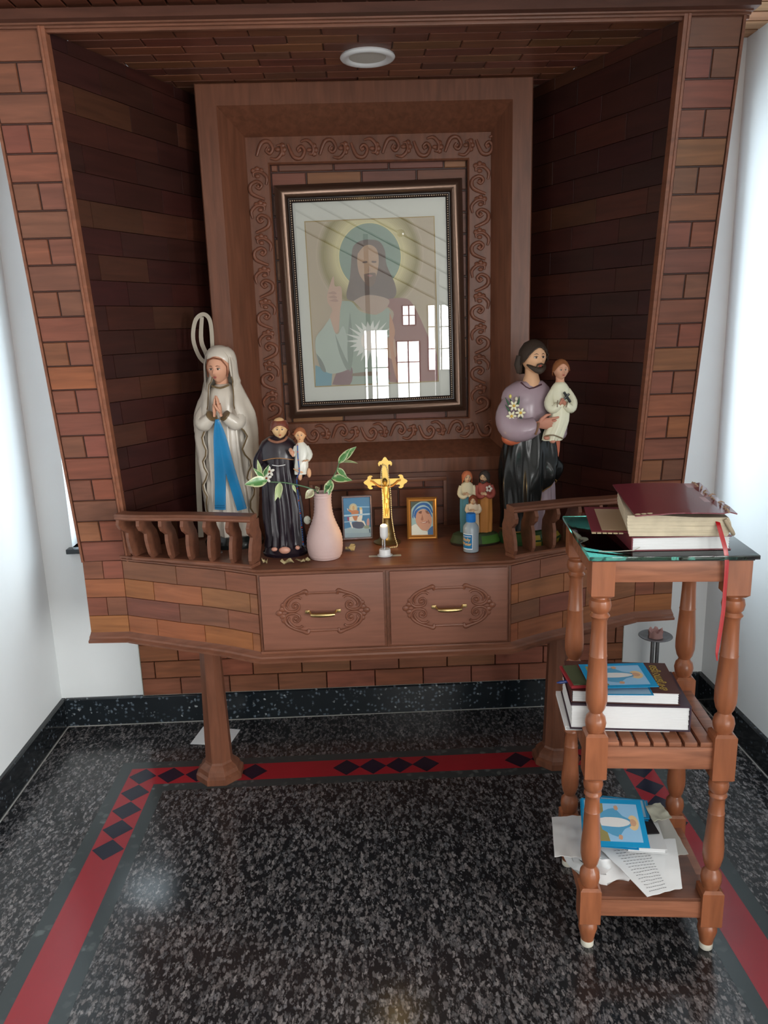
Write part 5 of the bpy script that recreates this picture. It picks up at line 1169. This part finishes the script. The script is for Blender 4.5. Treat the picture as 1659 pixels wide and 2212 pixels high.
mb = MB(); mb.box((-.028, -.026, .864), (Wd+.032, Dp+.036, .872), X=SX, bev=.0012); mb.build('glass_top', gm, ss, smooth=30)

def P2w(x, y, z): return SX @ V((x, y, z))
# --- books on the glass
def book(name, lab, cat, c, w_, d_, th, rz, cover, pages='paper', spine='x+', cth=.0018, group=None, over=.003):
    """closed book lying flat: c = lower front-left corner (world), w along local x, d along local y"""
    t = thing(name, lab, cat, c, rz, group); X = ROOTM[t.name]
    mb = MB(); mb.box((-over, -over, 0), (w_+over, d_+over, cth), X=X); mb.box((-over, -over, th-cth), (w_+over, d_+over, th), X=X)
    if spine == 'x+': mb.box((w_+over-cth, -over, cth), (w_+over, d_+over, th-cth), X=X)
    elif spine == 'y+': mb.box((-over, d_+over-cth, cth), (w_+over, d_+over, th-cth), X=X)
    elif spine == 'x-': mb.box((-over, -over, cth), (-over+cth, d_+over, th-cth), X=X)
    mb.build('cover', cover, t, smooth=0)
    mb = MB(); N = 14
    for i in range(N):
        z0 = cth+(th-2*cth)*i/N; z1 = cth+(th-2*cth)*(i+1)/N; e = .0004*((i*7) % 3); mb.box((e, e, z0), (w_-e, d_-e, z1), (1-.03*(i % 2),)*3, X=X)
    mb.build('pages', pages, t, smooth=0); return t, X
gy = radians(-4)
t, X = book('notebook', 'thin dark red notebook with white pages under the old tattered book', 'book', (.503, -1.064, .8725), .178, .20, .027, gy, 'maroon', spine='x-')
mb = MB(); mb.tube([X @ V((-.064, -.004, .0014)), X @ V((-.03, -.006, .0012)), X @ V((0, -.007, .003)), X @ V((.012, -.005, .008))], .0009, 5, (.5, .48, .42)); tag(mb.build('string', 'matte', None, smooth=80), 'thin grey string lying on the glass beside the notebook', 'string')
# tattered old book: swollen yellowed block, lifted cover, back cover sticking out
t = thing('old_book', 'thick tattered old maroon book with yellowed pages on top of the notebook', 'book', (.50, -1.06, .9005), radians(-8)); X = ROOTM[t.name]; rb = random.Random(4)
mb = MB(); rs = []
for i in range(13):
    z = .001+.040*i/12; bul = .006*sin(pi*i/12)
    x0_, x1_, y0_, y1_ = -.004-bul*.4+.0008*(i % 2)+.010*(i/12)*-.5, .172+bul, -.006-.0006*(i % 2), .205
    cs = [(x0_, y0_), (x0_+(x1_-x0_)*.33, y0_+.001*sin(i)), (x0_+(x1_-x0_)*.66, y0_-.001*sin(i*2)), (x1_, y0_), (x1_, y1_), (x0_+.02, y1_)]
    rs.append([(a, b, z+(.006*(b > .1))*i/12*0+(.004 if a > .1 else 0)*i/12*-1) for a, b in cs])
mb.rings(rs, X=X); mb.build('page_block', 'cream', t, smooth=0)
mb = MB(); N = 16; edge = []
def cov(u, v): return V((.002+.178*u+.012*v*0, -.020+.235*v, .0445+.010*v+.003*sin(pi*u)+.004*u*(1-v)))
grid = [[cov(i/N, j/6)+V((rb.uniform(-.004, .004) if i in (N,) else 0, rb.uniform(-.002, .002) if j in (0, 6) else 0, rb.uniform(-.002, .003) if i >= N-1 else 0)) for i in range(N+1)] for j in range(7)]
for j in range(6):
    for i in range(N):
        torn = i >= N-3 and rb.random() > .45
        c_ = (2.6, 9, 6) if torn and rb.random() > .5 else (1, 1, 1)
        q = [grid[j][i], grid[j][i+1], grid[j+1][i+1], grid[j+1][i]]
        mb.add(q+[p-V((0, 0, .0022)) for p in q], [(0, 1, 2, 3), (7, 6, 5, 4), (0, 4, 5, 1), (1, 5, 6, 2), (2, 6, 7, 3), (3, 7, 4, 0)], (.17*c_[0], .022*c_[1], .035*c_[2]), X=X)
mb.build('front_cover', 'paint', t, smooth=30)
mb = MB(); mb.box((-.070, .020, .0), (.01, .225, .0022), (.17, .022, .035), X=X @ Matrix.Rotation(radians(-4), 4, 'Z')); mb.box((-.050, .030, .0022), (.012, .205, .0030), (.42, .30, .20), X=X @ Matrix.Rotation(radians(-4), 4, 'Z'))
for i in range(6): mb.box((-.070+.010*i, .014, -.0005), (-.062+.010*i, .024+.004*(i % 2), .0015), (.45, .36, .22), X=X @ Matrix.Rotation(radians(-4), 4, 'Z'))
mb.build('back_cover', 'matte', t, smooth=0)
mb = MB()
for i in range(14):
    a_ = X @ (cov(1, i/13)+V((-.012, 0, .0005))); b_ = a_+V((rb.uniform(-.012, .014), rb.uniform(-.01, .01), rb.uniform(.001, .009))); mb.tube([a_, a_.lerp(b_, .5)+V((0, 0, .003)), b_], [.0022, .0016, .0005], 5, col=(.38, .26, .18))
for i in range(3): a_ = X @ (cov(.03+.06*i, 0)+V((0, .004, .001))); mb.ell(a_, (.006, .003, .0015), 6, 4, col=(.45, .36, .24))
mb.tube(sm([X @ V((.165, -.008, .034)), X @ V((.172, -.010, .022)), X @ V((.178, -.010, .012)), X @ V((.184, 0, .004))], 3), [.004]*10, 8, col=(.42, .34, .24)); mb.build('torn_spine', 'matte', t, smooth=60)
mb = MB(); ribbon(mb, [(.6515, -1.080, .935), (.6505, -1.093, .924), (.653, -1.104, .905), (.658, -1.112, .880), (.661, -1.114, .855), (.662, -1.112, .80), (.662, -1.112, .76), (.657, -1.113, .70), (.655, -1.114, .68), (.657, -1.114, .665)], [.008, .008, .008, .008, .008, .007, .0075, .0075, .005, .002], .0006, (.42, .006, .010), nrm=(0, -1, 0)); mb.build('bookmark_ribbon', 'paint', t, smooth=60)
# --- middle shelf
zs = .4865
t, X = book('booklet', 'white covered booklet lowest in the pile on the middle shelf', 'book', (.398, -1.028, zs), .20, .15, .009, radians(-7), 'paper', spine='x-')
t, X = book('thick_book', 'thick dark purple hardback with cream pages on the slatted middle shelf', 'book', (.404, -1.040, zs+.0095), .228, .155, .054, radians(-8), mat('aubergine_cover', (.035, .014, .030), .4), 'cream' if False else M['paper'], spine='x+', cth=.0025)
t, X = book('hymn_book', 'dark brown book with gold lettering and a small gilt picture on the middle shelf', 'book', (.407, -1.032, zs+.064), .205, .135, .026, radians(-9), mat('brown_cover', (.085, .026, .022), .45), spine='x-', cth=.0012)
text_mesh('കരുണയുടെ', .024, 'cover_lettering', mat('gold_letter', (.62, .45, .08), .4, metal=.3), t, lambda p: X @ V((.178-p.y*1.0, .066+p.x*.80, .0263)))
mb = MB(); flat_ = lambda pts, z, c_: mb.add([(a, b, z) for a, b in pts], [tuple(range(len(pts)))], c_, X=X)
flat_([(.095, .004), (.155, .004), (.150, .034), (.100, .034)], .0262, (.30, .22, .06)); flat_([(.098, .006), (.152, .006), (.148, .032), (.102, .032)], .0263, (.08, .06, .03)); flat_([(.115, .012), (.138, .010), (.140, .026), (.118, .026)], .0264, (.35, .12, .05)); mb.build('cover_picture', 'matte', t, smooth=0, recalc=False)
def card(lab, c, w_, d_, rz, tilt=0.0, tiltx=0.0, group='blue holy cards on the book stand', pic=True, th=.0009, order=0):
    t = thing('holy_card', lab, 'card', c, rz, group); t.rotation_euler = (tiltx, tilt, rz)
    X = Matrix.Translation(V(c)) @ (Matrix.Rotation(rz, 4, 'Z') @ Matrix.Rotation(tilt, 4, 'Y') @ Matrix.Rotation(tiltx, 4, 'X')); ROOTM[t.name] = X
    mb = MB(); mb.box((0, 0, 0), (w_, d_, th), (.01, .30, .60), X=X); mb.build('card_sheet', 'print', t, smooth=0)
    if pic:
        mb = MB(); L_ = [0]
        def f(pts, col, k=3):
            L_[0] += 1; q = smp([(a*w_, b*d_) for a, b in pts], k) if k else [(a*w_, b*d_) for a, b in pts]
            mb.add([(a, b, th+.00006*L_[0]) for a, b in q], [tuple(range(len(q)))], srgb(*col), X=X)
        f([(.08, .10), (.90, .10), (.90, .90), (.08, .90)], (150, 195, 230), 0); f([(.08, .10), (.30, .10), (.24, .5), (.26, .9), (.08, .9)], (150, 140, 90), 0)
        f([(.78+.10*cos(j*pi/8), .5+.16*sin(j*pi/8)) for j in range(16)], (225, 195, 150), 0)
        f([(.18, .34), (.45, .20), (.60, .36), (.74, .44), (.74, .56), (.60, .64), (.45, .80), (.18, .66)], (90, 160, 200)); f([(.18, .42), (.50, .40), (.70, .46), (.70, .54), (.50, .60), (.18, .58)], (225, 225, 225))
        f([(.73, .44), (.80, .43), (.84, .5), (.80, .57), (.73, .56)], (205, 160, 130)); f([(.46, .16), (.52, .14), (.54, .22), (.48, .24)], (205, 160, 130)); f([(.46, .84), (.52, .86), (.54, .78), (.48, .76)], (205, 160, 130))
        mb.build('card_picture', 'print', t, smooth=0, recalc=False)
    else:
        mb = MB(); mb.box((.004, .004, th), (w_-.004, d_-.004, th+.0001), (.35, .55, .72), X=X); mb.build('card_picture', 'print', t, smooth=0)
    return t
zc = zs+.091
mb = MB(); mb.box((.405, -1.03, zc), (.445, -.935, zc+.006), (.35, .03, .04)); mb.box((.410, -1.028, zc+.006), (.440, -.94, zc+.009), (.08, .10, .05)); tag(mb.build('booklet', 'matte', None, smooth=0), 'thin red and green booklet at the left end of the middle shelf pile', 'booklet')
card('blue holy card partly hidden under the picture card on the middle shelf', (.432, -1.060, zc), .125, .085, radians(-6), pic=False)
card('blue bordered holy card with a standing figure, uppermost on the middle shelf', (.437, -1.052, zc+.0095), .135, .100, radians(-2), tiltx=radians(3))
mb = MB(); mb.tube([(.385, -.99, .572), (.392, -.99, .5725), (.44, -.985, .5745)], [.0008, .0034, .0036], 8, col=(.01, .04, .22)); tag(mb.build('pen', 'paint', None, smooth=60), 'blue ballpoint pen sticking out left of the books on the middle shelf', 'pen')
# --- lower shelf: crumpled papers, newspapers, cards
def sheet(name, lab, cat, corners, z, amp, seed, matn='paper', nx=14, ny=10, th=.0012, group=None, col=(1, 1, 1), drape=None):
    rp = random.Random(seed); c = [V((a, b, 0)) for a, b in corners]; ox = rp.uniform(0, 9)
    def S(u, v):
        p = c[0].lerp(c[1], u).lerp(c[3].lerp(c[2], u), v); h = amp*(noise.noise(V((p.x*22+ox, p.y*22, seed)))+.6*noise.noise(V((p.x*60, p.y*60+ox, seed))))
        e = drape(u, v) if drape else 0
        return V((p.x, p.y, z+abs(h)+e))
    mb = MB(); top = [[S(i/nx, j/ny) for i in range(nx+1)] for j in range(ny+1)]
    rs = [[p for p in r] for r in top]
    n0 = len(mb.v)
    for r in top: mb.v += [p+V((0, 0, th)) for p in r]
    for r in top: mb.v += [p.copy() for p in r]
    K = (nx+1)*(ny+1)
    for j in range(ny):
        for i in range(nx):
            a_ = j*(nx+1)+i; mb.f.append([a_, a_+1, a_+nx+2, a_+nx+1]); mb.f.append([K+a_+nx+1, K+a_+nx+2, K+a_+1, K+a_]); mb.c += [col, col]; mb.mi += [0, 0]
    edge = [i for i in range(nx+1)]+[j*(nx+1)+nx for j in range(1, ny+1)]+[ny*(nx+1)+i for i in range(nx-1, -1, -1)]+[j*(nx+1) for j in range(ny-1, 0, -1)]
    for a_, b_ in zip(edge, edge[1:]+edge[:1]): mb.f.append([a_, b_, K+b_, K+a_]); mb.c.append(col); mb.mi.append(0)
    o = mb.build(name, matn, None, smooth=50); tag(o, lab, cat, group); return S
zl = .1305
mb = MB(); rp = random.Random(12)   # crumpled white bag
rs = []
for i in range(7):
    z = zl+.052*i/6; k_ = 1-.12*(i/6)+.05*sin(i*2)
    rs.append([V((.500+.080*k_*cos(2*pi*j/40)*(1+.10*noise.noise(V((cos(2*pi*j/40)*3, sin(2*pi*j/40)*3, i*.7)))), -.962+.086*k_*sin(2*pi*j/40)*(1+.16*noise.noise(V((cos(2*pi*j/40)*3.5, sin(2*pi*j/40)*3.5, 5+i*.7)))), z+.012*noise.noise(V((j*.3, i, 3)))*(i > 0))) for j in range(40)])
mb.rings(rs); o = mb.build('paper_bag', 'paper', None, smooth=60); tag(o, 'crumpled white paper bag at the bottom of the pile on the lower shelf', 'paper bag')
S = sheet('newspaper', 'printed newspaper sheet hanging over the front edge of the lower shelf', 'newspaper', [(.545, -1.125), (.625, -1.105), (.655, -.99), (.475, -1.00)], .188, .004, 5, drape=lambda u, v: -.030*(1-v)**1.5)
mb = MB()
for r in range(15):
    for cc in range(1):
        a_ = S(.14, .06+.055*r); b_ = S(.60, .06+.055*r); n_seg = 9; a_.z += .0022; b_.z += .0022
        for s_ in range(n_seg):
            p = a_.lerp(b_, s_/n_seg); q = a_.lerp(b_, (s_+.72)/n_seg); p.z = S(.14+.46*s_/n_seg, .06+.055*r).z+.0022; q.z = S(.14+.46*(s_+.72)/n_seg, .06+.055*r).z+.0022
            mb.tube([p, q], .00035, 4)
o = mb.build('printed_lines', 'ink', bpy.data.objects['newspaper'], smooth=0)
sheet('newspaper', 'folded grey newspaper jutting left out of the lower shelf', 'newspaper', [(.378, -1.035), (.475, -1.045), (.50, -.90), (.405, -.90)], .192, .010, 8, col=(.7, .7, .7), matn='matte')
sheet('newspaper', 'creased newspaper lying across the right of the lower shelf', 'newspaper', [(.54, -1.045), (.668, -1.03), (.675, -.90), (.56, -.90)], .178, .008, 9, col=(.62, .60, .55), matn='matte')
t, X = book('booklet', 'thin white paged booklet on the papers of the lower shelf', 'booklet', (.535, -1.035, .199), .076, .085, .011, radians(-9), 'cream' if False else M['paper'], spine='y+', cth=.0008)
mb = MB(); mb.box((.555, -1.0, .211), (.615, -.93, .2135), (.015, .012, .015)); tag(mb.build('wallet_cover', 'matte', None, smooth=0), 'small black booklet cover peeking beside the blue cards on the lower shelf', 'booklet')
sheet('paper_slip', 'small cream paper slip standing right of the lower blue cards', 'paper', [(.615, -.965), (.660, -.955), (.655, -.90), (.612, -.91)], .215, .010, 15, col=(.62, .62, .50), matn='matte')
for k_, (dx, dy, dz, rz) in enumerate(((.012, .05, .000, -14), (.016, .055, .004, -16), (.010, .045, .008, -12))):
    card(['lowest', 'middle', 'upper'][k_]+' of the blue cards fanned behind the front card on the lower shelf', (.497+dx, -.985+dy, .213+dz), .100, .070, radians(rz), pic=False, th=.0012)
for k_, off in enumerate((.010, .004)):
    card(['rear', 'second'][k_]+' blue card showing its left edge behind the leaning picture card', (.450-off*1.3, -1.045+.004*(2-k_), .2265-.0035*(2-k_)), .114, .115, radians(-9+(1-k_)*-3), tiltx=radians(20), pic=False)
card('leaning blue bordered holy card with a standing figure, at the front of the lower shelf', (.458, -1.052, .2285), .112, .115, radians(-8), tiltx=radians(20))

# ================================================================== floor things, candle stand
t = thing('candle_stand', 'dark metal candle stand with a round drip plate against the white wall at the right', 'candle stand', (.930, -.13, 0))
mb = MB(); mb.lathe([(.300, .004), (.292, .010), (.2885, .030), (.294, .052), (.2955, .0535), (.297, .0525), (.291, .030), (.2905, .001)][1:], (.930, -.13), 32, caps=(True, True)); mb.build('drip_plate', 'tin', t, smooth=60)
mb = MB()
for dx in (-.008, .008): mb.tube([(.930+dx, -.13, .006), (.930+dx, -.13, .291)], .006, 10)
mb.build('stem', 'tin', t, smooth=60)
mb = MB(); mb.lathe([(0, .06), (.004, .062), (.008, .055), (.012, .02)], (.930, -.13), 32); mb.build('foot_plate', 'tin', t, smooth=40)
mb = MB(); rs = [[(.930+r*cos(2*pi*j/24)*(1+.12*sin(j*2.1)), -.13+r*sin(2*pi*j/24), z+(.006*sin(j*1.7) if z > .3 else 0)) for j in range(24)] for z, r in ((.291, .022), (.303, .020), (.315, .022), (.312, .016), (.300, .012))]
mb.rings(rs, col=srgb(170, 130, 125)); mb.build('melted_wax', 'matte', t, smooth=60)
mb = MB(); q = [(-.586, -.166), (-.458, -.186), (-.438, -.092), (-.566, -.060)]
mb.rings([[(x, y, z) for x, y in q] for z in (.0008, .0020)]); mb.rings([[(x+.002, y+.003, z) for x, y in q] for z in (.0021, .0028)]); t = tag(mb.build('paper_sheet', 'paper', None, smooth=0), 'folded white paper sheet lying on the floor behind the left column', 'paper')
mb = MB()
for r in range(6): mb.add([(-.545, -.155+.012*r, .0032), (-.475, -.166+.012*r, .0032), (-.475, -.1650+.012*r, .0032), (-.545, -.1540+.012*r, .0032)], [(0, 1, 2, 3)])
mb.build('printed_lines', mat('faint_print', (.45, .45, .5), .8), t, smooth=0, recalc=False)
# warm glow of the little lamp on the crucifix and ledge
wl = bpy.data.lights.new('night_lamp_glow', 'POINT'); wl.energy = .22; wl.color = (1.0, .66, .25); wl.shadow_soft_size = .008
wo = bpy.data.objects.new('night_lamp_glow', wl); COL.objects.link(wo); wo.location = (.052, -.462, .800)
